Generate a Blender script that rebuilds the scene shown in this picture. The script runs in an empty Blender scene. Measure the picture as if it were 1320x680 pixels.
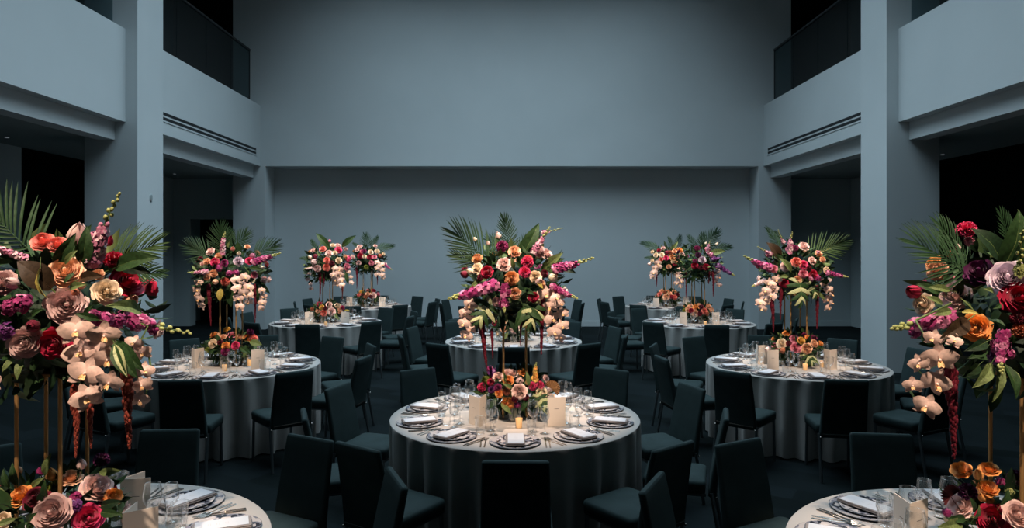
import bpy, bmesh, math, random
from mathutils import Vector, Matrix, Quaternion

PI = math.pi
sc = bpy.context.scene
COL = sc.collection

# ------------------------------------------------------------------ camera, light, exposure
F, CX, HY, CH = 886.0, 660.0, 320.0, 1.97        # focal length in px, centre, horizon line, camera height
cam = bpy.data.cameras.new('camera')
cam.sensor_width = 36.0
cam.lens = F / 1320.0 * 36.0
cam.shift_y = -20.0 / 1320.0
cam.clip_start = 0.02
cam_o = bpy.data.objects.new('camera', cam)
cam_o.location = (0, 0, CH)
cam_o.rotation_euler = (PI / 2, 0, 0)
COL.objects.link(cam_o)
sc.camera = cam_o

sc.view_settings.view_transform = 'Standard'
sc.view_settings.look = 'None'
sc.view_settings.gamma = 1.0
sc.view_settings.use_curve_mapping = False
sc.view_settings.exposure = 0.0
sc.cycles.use_denoising = True
sc.cycles.transparent_max_bounces = 32
sc.cycles.max_bounces = 8
sc.cycles.sample_clamp_indirect = 4.0

world = bpy.data.worlds.new('dusk')
sc.world = world
world.use_nodes = True
world.node_tree.nodes['Background'].inputs[0].default_value = (0.30, 0.62, 0.70, 1)
world.node_tree.nodes['Background'].inputs[1].default_value = 0.012

def area_light(name, loc, rot, sx, sy, power, color, spread=PI):
    l = bpy.data.lights.new(name, 'AREA')
    l.shape = 'RECTANGLE'; l.size = sx; l.size_y = sy
    l.energy = power; l.color = color
    o = bpy.data.objects.new(name, l); o.location = loc; o.rotation_euler = rot
    l.spread = spread
    COL.objects.link(o)
    return o

SKY = (0.63, 0.85, 1.0)
area_light('skylight', (-0.15, 9.75, 9.5), (0, 0, 0), 8.6, 10.6, 800, SKY, math.radians(126))

WARM = (1.0, 0.75, 0.56)
def spot(name, loc, target, power, size=11.6, blend=0.5, color=WARM, rad=0.06):
    l = bpy.data.lights.new(name, 'SPOT')
    l.energy = power; l.color = color; l.spot_size = math.radians(size); l.spot_blend = blend
    l.shadow_soft_size = rad
    o = bpy.data.objects.new(name, l); o.location = loc
    d = Vector(target) - Vector(loc)
    o.rotation_euler = d.to_track_quat('-Z', 'Y').to_euler()
    COL.objects.link(o)
    return o

# tables: key -> (x, y, seat rotation in degrees, stand x, name used in labels)
TABLES = {
    'C':  (0.02, 5.02, 0, 0.02, 'front centre table'),
    'ML': (-2.94, 7.20, 7, -2.94, 'left middle table'),
    'MR': (2.97, 7.20, -7, 2.97, 'right middle table'),
    'NL': (-1.89, 2.68, 7, -1.79, 'near left corner table'),
    'NR': (2.00, 2.60, -7, 1.95, 'near right corner table'),
    'CB': (0.02, 9.10, 0, 0.02, 'centre table behind the front one'),
    'BL': (-3.08, 11.40, 5, -3.08, 'third-row left table'),
    'BR': (3.06, 11.30, -5, 3.06, 'third-row right table'),
    'FL': (-3.04, 14.50, 0, -3.04, 'farthest left table'),
    'FR': (3.30, 14.50, 0, 3.30, 'farthest right table'),
    'CF': (0.00, 14.20, 0, 0.0, 'farthest centre table'),
}
WARM2 = (1.0, 0.74, 0.58)
TABLEW = 3.7
SPOTW = {'C': 760, 'ML': 560, 'MR': 640, 'NL': 640, 'NR': 650, 'CB': 560, 'BL': 560, 'BR': 420, 'FL': 520, 'FR': 560}
for k, w in SPOTW.items():
    tx, ty, _, sx, _n = TABLES[k]
    spot('pin_spot', (tx * 0.62 + (0.25 if tx == 0.02 else 0), ty - (3.65 if k[0] == 'N' else 4.5), 7.6 if k[0] == 'N' else 7.0), (sx + {'NL': .18, 'NR': -.22}.get(k, 0), ty - 0.12, 1.42), w * 4.5)
    spot('table_spot', (tx + 0.15, ty - 0.35, 9.3), (tx, ty - 0.03, 0.75), (5.4 if k == 'C' else TABLEW) * w, 12.2, 0.5, WARM2)

# ------------------------------------------------------------------ materials
def mat(name, color, rough=0.6, metal=0.0, spec=0.4, sheen=0.0, emit=None, estr=0.0, trans=0.0):
    m = bpy.data.materials.new(name)
    m.use_nodes = True
    b = m.node_tree.nodes['Principled BSDF']
    b.inputs['Base Color'].default_value = (*color, 1)
    b.inputs['Roughness'].default_value = rough
    b.inputs['Metallic'].default_value = metal
    b.inputs['Specular IOR Level'].default_value = spec
    if sheen:
        b.inputs['Sheen Weight'].default_value = sheen
    if trans:
        b.inputs['Subsurface Weight'].default_value = trans
        b.inputs['Subsurface Radius'].default_value = (0.02, 0.01, 0.008)
        b.inputs['Subsurface Scale'].default_value = 0.3
    if emit:
        b.inputs['Emission Color'].default_value = (*emit, 1)
        b.inputs['Emission Strength'].default_value = estr
    return m

def noisy(m, scale, c1, c2, detail=4.0, bump=0.0, bscale=None, ramp=(0.35, 0.65)):
    """mottle a material between two colours with object-space noise"""
    nt = m.node_tree; N = nt.nodes; L = nt.links
    b = N['Principled BSDF']
    tc = N.new('ShaderNodeTexCoord')
    no = N.new('ShaderNodeTexNoise'); no.inputs['Scale'].default_value = scale; no.inputs['Detail'].default_value = detail
    L.new(tc.outputs['Object'], no.inputs['Vector'])
    r = N.new('ShaderNodeValToRGB')
    r.color_ramp.elements[0].position = ramp[0]; r.color_ramp.elements[0].color = (*c1, 1)
    r.color_ramp.elements[1].position = ramp[1]; r.color_ramp.elements[1].color = (*c2, 1)
    L.new(no.outputs['Fac'], r.inputs['Fac'])
    L.new(r.outputs['Color'], b.inputs['Base Color'])
    if bump:
        n2 = N.new('ShaderNodeTexNoise'); n2.inputs['Scale'].default_value = bscale or scale * 10
        L.new(tc.outputs['Object'], n2.inputs['Vector'])
        bu = N.new('ShaderNodeBump'); bu.inputs['Strength'].default_value = bump; bu.inputs['Distance'].default_value = 0.002
        L.new(n2.outputs['Fac'], bu.inputs['Height'])
        L.new(bu.outputs['Normal'], b.inputs['Normal'])
    return m

M = {}
M['wall'] = noisy(mat('painted_plaster', (.56, .60, .61), 0.9, spec=0.2), 0.7, (.55, .59, .60), (.58, .62, .63), 3, 0.15, 60)
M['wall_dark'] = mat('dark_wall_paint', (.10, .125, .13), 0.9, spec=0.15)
M['aisle_wall'] = mat('grey_wall_paint', (.48, .54, .55), 0.9, spec=0.15)
M['black'] = mat('unlit_opening_black', (.006, .008, .008), 0.95, spec=0.0)  # darkness of the unlit openings and gallery put into the colour
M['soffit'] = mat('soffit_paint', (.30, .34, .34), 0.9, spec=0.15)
M['vent'] = mat('vent_slot_black', (.012, .014, .016), 0.6)
M['rail'] = mat('railing_metal', (.05, .055, .06), 0.35, metal=0.8)
M['brass'] = mat('brushed_brass', (.56, .33, .13), 0.42, metal=0.55, spec=0.5)
M['bronze_plate'] = mat('dark_bronze', (.06, .045, .03), 0.45, metal=0.8)
M['steel'] = mat('polished_steel', (.52, .48, .44), 0.22, metal=1.0)
M['leg'] = mat('dark_chair_metal', (.16, .18, .19), 0.35, metal=0.9)
M['chair'] = noisy(mat('charcoal_upholstery', (.018, .030, .034), 0.8, spec=0.2), 9, (.019, .034, .034), (.025, .042, .043), 4, 0.25, 500)
M['cloth'] = noisy(mat('grey_linen', (.40, .38, .36), 0.95, spec=0.1, sheen=0.1), 3, (.375, .355, .335), (.42, .40, .38), 4, 0.3, 420)
M['wood'] = mat('plywood', (.3, .2, .12), 0.6)
M['card'] = mat('cream_card', (.74, .66, .58), 0.8, spec=0.2)
M['paper'] = mat('white_card', (.50, .54, .59), 0.75, spec=0.2)
M['ink_grey'] = mat('pale_printed_ink', (.42, .43, .46), 0.8)
M['ink'] = mat('printed_ink', (.16, .14, .13), 0.8)
M['napkin'] = noisy(mat('taupe_napkin', (.22, .20, .20), 0.9), 40, (.20, .185, .185), (.25, .23, .225), 4)
M['rim'] = mat('plate_rim_glaze', (.10, .11, .13), 0.25, spec=0.6)
M['wax'] = mat('candle_wax', (.85, .72, .50), 0.5, emit=(1, .55, .2), estr=0.35)  # flame's glow put into the wax as emission
M['flame'] = mat('candle_flame', (1, .7, .3), 0.5, emit=(1, .62, .25), estr=6.0)
M['votive'] = mat('amber_votive_glass', (.80, .52, .26), 0.35, spec=0.5, emit=(1, .50, .18), estr=0.22)  # candlelight through the glass put in as emission
M['lamp'] = mat('downlight_lens', (.5, .5, .5), 0.3, emit=(.8, .9, 1), estr=0.12)

# patterned china: dark floral blotches on white glaze
def china(name, scale, dark, light):
    m = mat(name, light, 0.22, spec=0.55)
    nt = m.node_tree; N = nt.nodes; L = nt.links; b = N['Principled BSDF']
    tc = N.new('ShaderNodeTexCoord')
    no = N.new('ShaderNodeTexNoise'); no.inputs['Scale'].default_value = scale * 0.8; no.inputs['Detail'].default_value = 2
    L.new(tc.outputs['Object'], no.inputs['Vector'])
    ad = N.new('ShaderNodeMixRGB'); ad.inputs['Fac'].default_value = 0.12
    L.new(tc.outputs['Object'], ad.inputs[1]); L.new(no.outputs['Color'], ad.inputs[2])
    vo = N.new('ShaderNodeTexVoronoi'); vo.inputs['Scale'].default_value = scale
    L.new(ad.outputs[0], vo.inputs['Vector'])
    r = N.new('ShaderNodeValToRGB'); r.color_ramp.interpolation = 'CONSTANT'
    e = r.color_ramp.elements
    e[0].position = 0.0; e[0].color = (*light, 1)
    e[1].position = 0.33; e[1].color = (*dark, 1)
    x = e.new(0.50); x.color = (.16, .17, .21, 1)
    x = e.new(0.60); x.color = (*light, 1)
    L.new(vo.outputs['Distance'], r.inputs['Fac'])
    L.new(r.outputs['Color'], b.inputs['Base Color'])
    return m
M['china'] = china('floral_china', 12, (.02, .024, .035), (.42, .40, .40))
M['china2'] = china('floral_china_small', 16, (.02, .024, .035), (.52, .50, .50))

def thin_glass(name, tint, refl=1.0, base=0.03):
    m = bpy.data.materials.new(name); m.use_nodes = True
    nt = m.node_tree; N = nt.nodes; L = nt.links
    N.remove(N['Principled BSDF'])
    out = N['Material Output']
    tr = N.new('ShaderNodeBsdfTransparent'); tr.inputs[0].default_value = (*tint, 1)
    gl = N.new('ShaderNodeBsdfGlossy'); gl.inputs['Roughness'].default_value = 0.04
    gl.inputs[0].default_value = (refl, refl, refl, 1)
    lw = N.new('ShaderNodeLayerWeight'); lw.inputs['Blend'].default_value = 0.35
    mp = N.new('ShaderNodeMapRange'); mp.inputs['To Min'].default_value = base; mp.inputs['To Max'].default_value = 0.85
    L.new(lw.outputs['Facing'], mp.inputs['Value'])
    mx = N.new('ShaderNodeMixShader')
    L.new(mp.outputs[0], mx.inputs[0]); L.new(tr.outputs[0], mx.inputs[1]); L.new(gl.outputs[0], mx.inputs[2])
    L.new(mx.outputs[0], out.inputs[0])
    return m
M['glass'] = thin_glass('clear_glassware', (.96, .97, .97))
M['balustrade'] = thin_glass('tinted_balustrade_glass', (.66, .80, .83), 0.16, 0.02)

# carpet tiles
def carpet():
    m = mat('carpet_tiles', (.02, .03, .04), 0.95, spec=0.1)
    nt = m.node_tree; N = nt.nodes; L = nt.links; b = N['Principled BSDF']
    tc = N.new('ShaderNodeTexCoord')
    mp = N.new('ShaderNodeMapping'); mp.inputs['Rotation'].default_value = (0, 0, math.radians(32))
    L.new(tc.outputs['Object'], mp.inputs['Vector'])
    br = N.new('ShaderNodeTexBrick'); br.offset = 0.37
    br.inputs['Scale'].default_value = 1.0
    br.inputs['Brick Width'].default_value = 1.0; br.inputs['Row Height'].default_value = 0.25
    br.inputs['Mortar Size'].default_value = 0.0
    br.inputs['Color1'].default_value = (.0038, .0080, .0082, 1)
    br.inputs['Color2'].default_value = (.0105, .0170, .0195, 1)
    L.new(mp.outputs[0], br.inputs['Vector'])
    no = N.new('ShaderNodeTexNoise'); no.inputs['Scale'].default_value = 160
    L.new(tc.outputs['Object'], no.inputs['Vector'])
    mx = N.new('ShaderNodeMixRGB'); mx.blend_type = 'MULTIPLY'; mx.inputs['Fac'].default_value = 0.6
    L.new(br.outputs['Color'], mx.inputs[1]); L.new(no.outputs['Color'], mx.inputs[2])
    L.new(mx.outputs[0], b.inputs['Base Color'])
    return m
M['carpet'] = carpet()

FLOWER = {   # petals
    'peach': (.90, .55, .36), 'orange': (.92, .43, .13), 'cream': (.92, .78, .60), 'blush': (.90, .66, .62),
    'mauve': (.68, .48, .47), 'lilac': (.70, .58, .68), 'crimson': (.46, .012, .06), 'hotpink': (.72, .06, .19),
    'coral': (.86, .27, .22), 'magenta': (.30, .025, .14), 'plum': (.10, .012, .08), 'burgundy': (.17, .008, .03),
    'pink': (.80, .30, .40), 'purple': (.14, .025, .16), 'yellow': (.90, .60, .16), 'rust': (.50, .17, .09),
    'stockpink': (.50, .18, .30), 'orchid': (.88, .64, .56), 'orchidmauve': (.66, .50, .52), 'toffee': (.74, .38, .18),
    'greenball': (.28, .34, .05), 'magenta_tip': (.58, .20, .36), 'purple_tip': (.40, .20, .44), 'stockpink_tip': (.80, .56, .62),
    'pink_tip': (.88, .58, .62), 'mauve_tip': (.78, .62, .62), 'burgundy_tip': (.34, .05, .10), 'yellow_tip': (.92, .42, .10), 'rust_tip': (.66, .30, .16),
    'hotpink_tip': (.84, .26, .40), 'bud_tip': (.70, .72, .56),
}
for k, c in FLOWER.items():
    d = tuple(x * 0.88 for x in c)
    M[k] = noisy(mat(k + '_petal', c, 0.62, spec=0.25, sheen=0.1), 5, d, tuple(min(1, x * 1.06) for x in c), 2)
for k, c in {'leaf': (.022, .058, .018), 'leaf_dark': (.010, .030, .013), 'leaf_pale': (.12, .17, .06), 'bronze': (.036, .022, .011),
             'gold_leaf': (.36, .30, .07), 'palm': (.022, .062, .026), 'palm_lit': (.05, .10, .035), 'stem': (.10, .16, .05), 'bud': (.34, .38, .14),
             'lip': (.80, .50, .24), 'amaranth': (.12, .008, .02), 'amaranth_rust': (.30, .06, .04), 'fan': (.34, .19, .09),
             'fan_red': (.10, .02, .025), 'cream_strip': (.42, .46, .24)}.items():
    M[k] = noisy(mat(k + '_plant', c, 0.6, spec=0.22), 20, tuple(x * 0.75 for x in c), tuple(min(1, x * 1.2) for x in c), 2)

# ------------------------------------------------------------------ mesh helpers
class MB:
    def __init__(s):
        s.v = []; s.f = []; s.m = []; s.mats = []
    def mi(s, m):
        if m not in s.mats: s.mats.append(m)
        return s.mats.index(m)
    def add(s, vs, fs, m):
        o = len(s.v); i = s.mi(m)
        s.v.extend([tuple(v) for v in vs])
        for f in fs:
            s.f.append(tuple(a + o for a in f)); s.m.append(i)
    def grid(s, rows, m, closed=False):
        """rows: equal-length lists of points"""
        n = len(rows[0]); vs = [p for r in rows for p in r]; fs = []
        for i in range(len(rows) - 1):
            for j in range(n if closed else n - 1):
                k = (j + 1) % n
                fs.append((i * n + j, i * n + k, (i + 1) * n + k, (i + 1) * n + j))
        s.add(vs, fs, m)
    def lathe(s, prof, m, n=24, c=(0, 0, 0), caps=False):
        rows = [[(c[0] + r * math.cos(2 * PI * j / n), c[1] + r * math.sin(2 * PI * j / n), c[2] + z) for j in range(n)] for r, z in prof]
        s.grid(rows, m, True)
        if caps:
            s.add(rows[0], [tuple(reversed(range(n)))], m); s.add(rows[-1], [tuple(range(n))], m)
    def box(s, x0, x1, y0, y1, z0, z1, m):
        vs = [(x0, y0, z0), (x1, y0, z0), (x1, y1, z0), (x0, y1, z0), (x0, y0, z1), (x1, y0, z1), (x1, y1, z1), (x0, y1, z1)]
        s.add(vs, [(0, 3, 2, 1), (4, 5, 6, 7), (0, 1, 5, 4), (1, 2, 6, 5), (2, 3, 7, 6), (3, 0, 4, 7)], m)
    def tube(s, pts, rad, m, n=8, caps=True):
        rows = []
        pts = [Vector(p) for p in pts]
        for i, p in enumerate(pts):
            d = (pts[min(i + 1, len(pts) - 1)] - pts[max(i - 1, 0)]).normalized()
            a = Vector((0, 0, 1)) if abs(d.z) < 0.9 else Vector((1, 0, 0))
            u = d.cross(a).normalized(); w = d.cross(u)
            r = rad[i] if isinstance(rad, (list, tuple)) else rad
            rows.append([p + u * r * math.cos(2 * PI * j / n) + w * r * math.sin(2 * PI * j / n) for j in range(n)])
        s.grid(rows, m, True)
        if caps:
            s.add(rows[0], [tuple(range(n))], m); s.add(rows[-1], [tuple(reversed(range(n)))], m)
    def blob(s, c, r, m, sq=(1, 1, 1), n=6, k=4):
        rows = []
        for i in range(k + 1):
            t = PI * i / k
            rr = max(math.sin(t), 0.02)
            rows.append([(c[0] + r * sq[0] * rr * math.cos(2 * PI * j / n), c[1] + r * sq[1] * rr * math.sin(2 * PI * j / n), c[2] + r * sq[2] * math.cos(t)) for j in range(n)])
        s.grid(rows, m, True)
    def mesh(s, name, smooth=True):
        me = bpy.data.meshes.new(name)
        me.from_pydata(s.v, [], s.f)
        for m in s.mats: me.materials.append(m)
        me.polygons.foreach_set('material_index', s.m)
        me.polygons.foreach_set('use_smooth', [smooth] * len(s.f))
        me.update()
        return me

def obj(name, me, parent=None, loc=(0, 0, 0), rot=None, scale=None, label=None):
    o = bpy.data.objects.new(name, me)
    o.location = loc
    if rot is not None:
        o.rotation_mode = 'QUATERNION' if isinstance(rot, Quaternion) else 'XYZ'
        if isinstance(rot, Quaternion): o.rotation_quaternion = rot
        else: o.rotation_euler = rot
    if scale is not None:
        o.scale = scale if hasattr(scale, '__len__') else (scale,) * 3
    if parent: o.parent = parent
    COL.objects.link(o)
    if label: o['label'] = label
    return o

def tag(o, label, cat, group=None):
    o['label'] = label; o['category'] = cat
    if group: o['group'] = group
    return o

def empty(name, label, cat, loc, rz=0, group=None):
    o = bpy.data.objects.new(name, None)
    o.empty_display_size = 0.1
    o.location = loc; o.rotation_euler = (0, 0, rz)
    COL.objects.link(o)
    return tag(o, label, cat, group)

def copy_tree(o, parent=None):
    c = o.copy(); COL.objects.link(c)
    if parent: c.parent = parent
    for ch in list(o.children): copy_tree(ch, c)
    return c

def struct(name, mb, smooth=False, label=None):
    o = obj(name, mb.mesh(name, smooth)); o['kind'] = 'structure'
    if label: o['label'] = label
    return o

def at(px, py, Y):
    return Vector(((px - CX) / F * Y, Y, CH - (py - HY) / F * Y))

SKIP = set()
def want(key): return key not in SKIP

# ------------------------------------------------------------------ the hall
W = M['wall']
XF, XB, XC0, XC1 = 6.13, 6.30, 5.94, 6.78       # balcony face, beam face, column inner and outer face
YC0, YC1, YU, YL = 10.9, 11.7, 16.75, 17.4     # column front/back, upper wall, recessed lower wall
ZB, ZF, ZP, ZT = 3.69, 3.975, 5.45, 9.6         # beam bottom, balcony bottom, parapet top, ceiling
XO = 8.6                                        # outer aisle wall

m = MB(); m.box(-XO - .3, XO + .3, -3, 19.5, -0.12, 0, M['carpet']); struct('floor', m)
m = MB(); m.box(-XO - .3, XO + .3, -3, 19.5, ZT, ZT + .2, W); struct('ceiling', m)
m = MB(); m.box(-6.80, 6.80, YU, YU + 1.0, ZF, ZT, W); struct('wall_back_upper', m)
m = MB(); m.box(-6.01, 6.01, YL, YL + 0.35, 0, ZF, W); struct('wall_back_lower', m)
m = MB(); m.box(-6.0, 6.0, YL - 0.018, YL, 0, 0.13, W); struct('baseboard_back', m)
for s, nm in ((-1, 'left'), (1, 'right')):
    a, b = sorted((s * 6.01, s * 6.80))
    m = MB(); m.box(a, b, YU, YU + 1.0, 0, ZF, W); struct('wall_back_pier_' + nm, m)
    # balcony parapet, beam below it and the gallery slab behind, bay before and bay after the column
    for i, (y0, y1) in enumerate(((-2.0, YC0), (YC1, YU))):
        a, b = sorted((s * XF, s * (XF + .32)))
        m = MB(); m.box(a, b, y0, y1, ZF, ZP, W); struct('wall_balcony_%s_%d' % (nm, i + 1), m)
        a, b = sorted((s * XB, s * (XB + .28)))
        m = MB(); m.box(a, b, y0, y1, ZB, ZF, W); struct('trim_%d' % (i + 1 + (2 if s > 0 else 0)), m)
    a, b = sorted((s * (XB + .28), s * XO))
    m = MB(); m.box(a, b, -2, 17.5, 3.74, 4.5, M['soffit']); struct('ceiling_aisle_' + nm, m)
    # aisle outer wall with a tall dark opening, and gallery outer wall
    a, b = sorted((s * XO, s * (XO + .2)))
    m = MB()
    y_in = 12.05 if s < 0 else 2.0
    m.box(a, b, -2, y_in, 0, 3.9, M['aisle_wall'])
    m.box(a, b, y_in, 14.9, 3.66, 3.9, M['black'])
    m.box(a, b, 14.9, 19, 0, 3.9, M['aisle_wall'])
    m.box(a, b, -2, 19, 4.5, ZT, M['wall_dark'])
    struct('wall_' + nm, m)
    a, b = sorted((s * (XO + .9), s * (XO + 1.0)))
    m = MB(); m.box(a, b, y_in - 1, 15.9, 0, 4.05, M['black']); struct('wall_%s_recess' % nm, m)  # black sheet standing in for the unlit depth past the opening
    # end wall of the aisle (with a doorway on the left) and of the gallery
    m = MB()
    if s < 0:
        m.box(-XO, -8.17, 17.45, 17.75, 0, 4.05, M['aisle_wall'])
        m.box(-8.17, -6.80, 17.45, 17.75, 2.72, 4.05, M['aisle_wall'])
        m.box(-8.3, -6.80, 18.3, 18.4, 0, 2.9, M['black'])  # black sheet standing in for the unlit depth past the doorway
    else:
        m.box(6.80, XO, 17.45, 17.75, 0, 4.05, M['aisle_wall'])
        m.box(6.80, XO, 17.43, 17.45, 0, .13, M['aisle_wall'])
    a, b = sorted((s * 6.80, s * XO))
    m.box(a, b, 17.45, 17.75, 4.5, ZT, M['black'])  # gallery's darkness put into a black end wall
    struct('wall_%s_end' % nm, m)
    a, b = sorted((s * XC0, s * XC1))
    m = MB(); m.box(a, b, YC0, YC1, 0, ZT, W)
    struct('column', m, label='square grey column on the %s holding up the balcony' % nm)
    # glass balustrades
    for i, (y0, y1, joints) in enumerate(((2.0, 10.65, (6.3, 8.2)), (YC1 + .12, 16.2, (12.67, 13.9, 15.1)))):
        r = empty('balcony_railing', '%s balcony glass railing with dark handrail %s the column' % (nm, 'in front of' if i == 0 else 'beyond'),
                  'railing', (s * (XF + .06), (y0 + y1) / 2, ZP))
        ys = [y0] + list(joints) + [y1]
        for q in range(len(ys) - 1):
            g = MB(); g.box(-.008, .008, ys[q] + .008 - (y0 + y1) / 2, ys[q + 1] - .008 - (y0 + y1) / 2, 0, 1.17, M['balustrade'])
            obj('glass_panel', g.mesh('glass_panel', False), r)
        h = MB(); h.box(-.028, .028, y0 - (y0 + y1) / 2, y1 - (y0 + y1) / 2, 1.17, 1.21, M['rail'])
        obj('handrail', h.mesh('handrail', False), r, label='dark metal handrail')
        if i == 1:
            h = MB(); h.box(-.012, .012, y1 - (y0 + y1) / 2 - .008, y1 - (y0 + y1) / 2 + .012, 0, 1.17, M['rail'])
            obj('end_post', h.mesh('end_post', False), r)
    # linear slot diffuser in the balcony face
    r = empty('air_vent', 'long twin slot air vent in the %s balcony face' % nm, 'vent', (s * XF, 14.1, 4.34))
    for dz in (0.0, -0.085):
        a, b = sorted((s * -.004, s * .03))
        g = MB(); g.box(a, b, -2.33, 2.36, dz - .026, dz + .026, M['vent'])
        obj('slot', g.mesh('slot', False), r)
    a, b = sorted((s * -.012, s * .0))
    g = MB(); g.box(a, b, -2.35, 2.38, -.145, -.135, W)
    obj('vent_lip', g.mesh('vent_lip', False), r)

def downlight(px, py, lab):
    Z = 3.74
    Y = (Z - CH) * F / (HY - py)
    p = at(px, py, Y)
    g = MB(); g.lathe([(.0005, -.003), (.020, -.003), (.022, -.006), (.032, -.006), (.034, .004)], M['lamp'], 16)
    tag(obj('recessed_downlight', g.mesh('recessed_downlight'), None, (p.x, p.y, Z)), lab, 'ceiling light')
downlight(9, 177, 'tiny recessed downlight in the ceiling under the left balcony, near end')
downlight(225, 224, 'tiny recessed downlight under the left balcony beyond the column')
downlight(1215, 199, 'tiny recessed downlight under the right balcony beside the column')
# small oval control plate on the left column
g = MB()
g.grid([[(x * k, 0, z * k) for x, z in [(.03 * math.cos(t * PI / 8), .055 * math.sin(t * PI / 8)) for t in range(16)]] for k in (1.0,)] +
       [[(.0 + x * k, 0, z * k) for x, z in [(.03 * math.cos(t * PI / 8), .055 * math.sin(t * PI / 8)) for t in range(16)]] for k in (0.01,)], M['soffit'], True)
m2 = MB(); 
rows = []
for k, d in ((1.0, 0.0), (1.0, .012), (.85, .016), (.02, .016)):
    rows.append([(d, .035 * k * math.cos(t * PI / 8), .065 * k * math.sin(t * PI / 8)) for t in range(16)])
m2.grid(rows, M['soffit'], True)
tag(obj('wall_sensor', m2.mesh('wall_sensor'), None, (-XC0, 11.3, CH + (320 - 255) / F * 11.3)), 'small oval grey sensor plate on the left column', 'sensor')

# ------------------------------------------------------------------ plant meshes
def rose_mesh(m, seed=1, tight=False):
    rnd = random.Random(seed); b = MB()
    rings = [(2, .08, .56, 0), (3, .16, .60, 0), (3, .25, .61, 0), (4, .35, .60, .01), (5, .46, .56, .02), (5, .58, .50, .04), (6, .70, .41, .05), (6, .83, .28, .08), (7, .96, .08, .11)]
    if tight: rings = [(3, .14, .62, 0), (5, .28, .60, 0), (6, .44, .56, 0), (7, .60, .48, .02), (8, .76, .34, .03), (8, .90, .14, .04), (8, 1.0, -.08, .05)]
    for k, (n, rim, zr, curl) in enumerate(rings):
        off = rnd.random() * 6
        for i in range(n):
            a0 = off + 2 * PI * i / n + rnd.uniform(-.12, .12)
            w = PI / n * rnd.uniform(1.25, 1.5)
            rk = rim * rnd.uniform(.93, 1.05); zk = zr + rnd.uniform(-.05, .05)
            rows = []
            NV, NU = 5, 4
            for v in range(NV + 1):
                t = v / NV
                r = .06 + (rk - .06) * math.sin(t * PI / 2) ** .75
                z = -.35 + (zk + .35) * (1 - math.cos(t * PI / 2)) ** .62
                ws = (.5, .8, .96, 1.0, .9, .55)[v]
                row = []
                for u in range(NU + 1):
                    q = (u / NU - .5) * 2
                    a = a0 + q * w * ws
                    rr = r * (1 + .07 * q) + (curl * (t - .7) / .3 if t > .7 else 0) + rnd.uniform(-.012, .012)
                    zz = z - .10 * q * q * t - (curl * .75 * (t - .7) / .3 if t > .7 else 0) + rnd.uniform(-.012, .012)
                    row.append((rr * math.cos(a), rr * math.sin(a), zz))
                rows.append(row)
            b.grid(rows, m)
    b.blob((0, 0, .35), .14, m, (1, 1, 1.6))
    return b.mesh('rose')

def carnation_mesh(m, seed=2):
    rnd = random.Random(seed); b = MB()
    for i in range(64):
        t = (i + .5) / 64
        pol = math.acos(1 - t * 1.15) if t * 1.15 < 2 else PI
        az = i * 2.39996
        d = Vector((math.sin(pol) * math.cos(az), math.sin(pol) * math.sin(az), math.cos(pol)))
        u = d.cross(Vector((.3, .2, 1))).normalized(); w = d.cross(u)
        ang = rnd.random() * 6; u2 = u * math.cos(ang) + w * math.sin(ang); w2 = d.cross(u2)
        rows = []
        for v in (0, .55, 1):
            row = []
            for q in range(5):
                x = (q - 2) / 2 * .24 * (.35 + .65 * v)
                zz = v * (.95 + (.10 if q % 2 else 0) * v) + rnd.uniform(-.03, .03)
                row.append(d * zz * .9 + u2 * x + w2 * (.10 * v * math.sin(q * 2.3 + i)) + Vector((0, 0, -.1)))
            rows.append(row)
        b.grid(rows, m)
    return b.mesh('carnation')

def bud_mesh(m):
    b = MB()
    for i in range(5):
        a0 = 2 * PI * i / 5
        rows = []
        for v in range(6):
            t = v / 5
            r = (.18, .62, .72, .62, .44, .2)[v]
            row = []
            for u in range(4):
                q = (u / 3 - .5) * 2
                a = a0 + q * (.85, .85, .85, .8, .6, .2)[v]
                row.append((r * (1 + .05 * q) * math.cos(a), r * (1 + .05 * q) * math.sin(a), -.8 + 1.9 * t - .1 * q * q * t))
            rows.append(row)
        b.grid(rows, m)
    for i in range(5):
        a0 = 2 * PI * i / 5 + .4
        rows = [[(.2 * math.cos(a0 - .5), .2 * math.sin(a0 - .5), -.85), (.2 * math.cos(a0 + .5), .2 * math.sin(a0 + .5), -.85)],
                [(.70 * math.cos(a0 - .25), .70 * math.sin(a0 - .25), -.35), (.70 * math.cos(a0 + .25), .70 * math.sin(a0 + .25), -.35)],
                [(.78 * math.cos(a0 - .02), .78 * math.sin(a0 - .02), .15), (.78 * math.cos(a0 + .02), .78 * math.sin(a0 + .02), .15)]]
        b.grid(rows, M['stem'])
    b.tube([(0, 0, -.8), (0, 0, -1.8)], .07, M['stem'], 6)
    return b.mesh('bud')

def petal(b, m, ang, ln, wd, zc=0.0, cup=.12, tip=0.0, tilt=0.0, n=6):
    ca, sa = math.cos(ang), math.sin(ang)
    rows = []
    for v in range(n + 1):
        t = v / n
        hw = wd * (math.sin(PI * min(1, .08 + .92 * t) ** .80) ** .62 if t < 1 else .0) + .01
        row = []
        for u in range(5):
            q = (u / 4 - .5) * 2
            x = t * ln; y = q * hw
            z = zc + cup * (q * q) * hw - .16 * t * t * tip + .10 * math.sin(t * PI) * cup * 3 + tilt * t + .03 * math.sin(q * 3 + v)
            row.append((x * ca - y * sa, x * sa + y * ca, z))
        rows.append(row)
    b.grid(rows, m)

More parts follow.
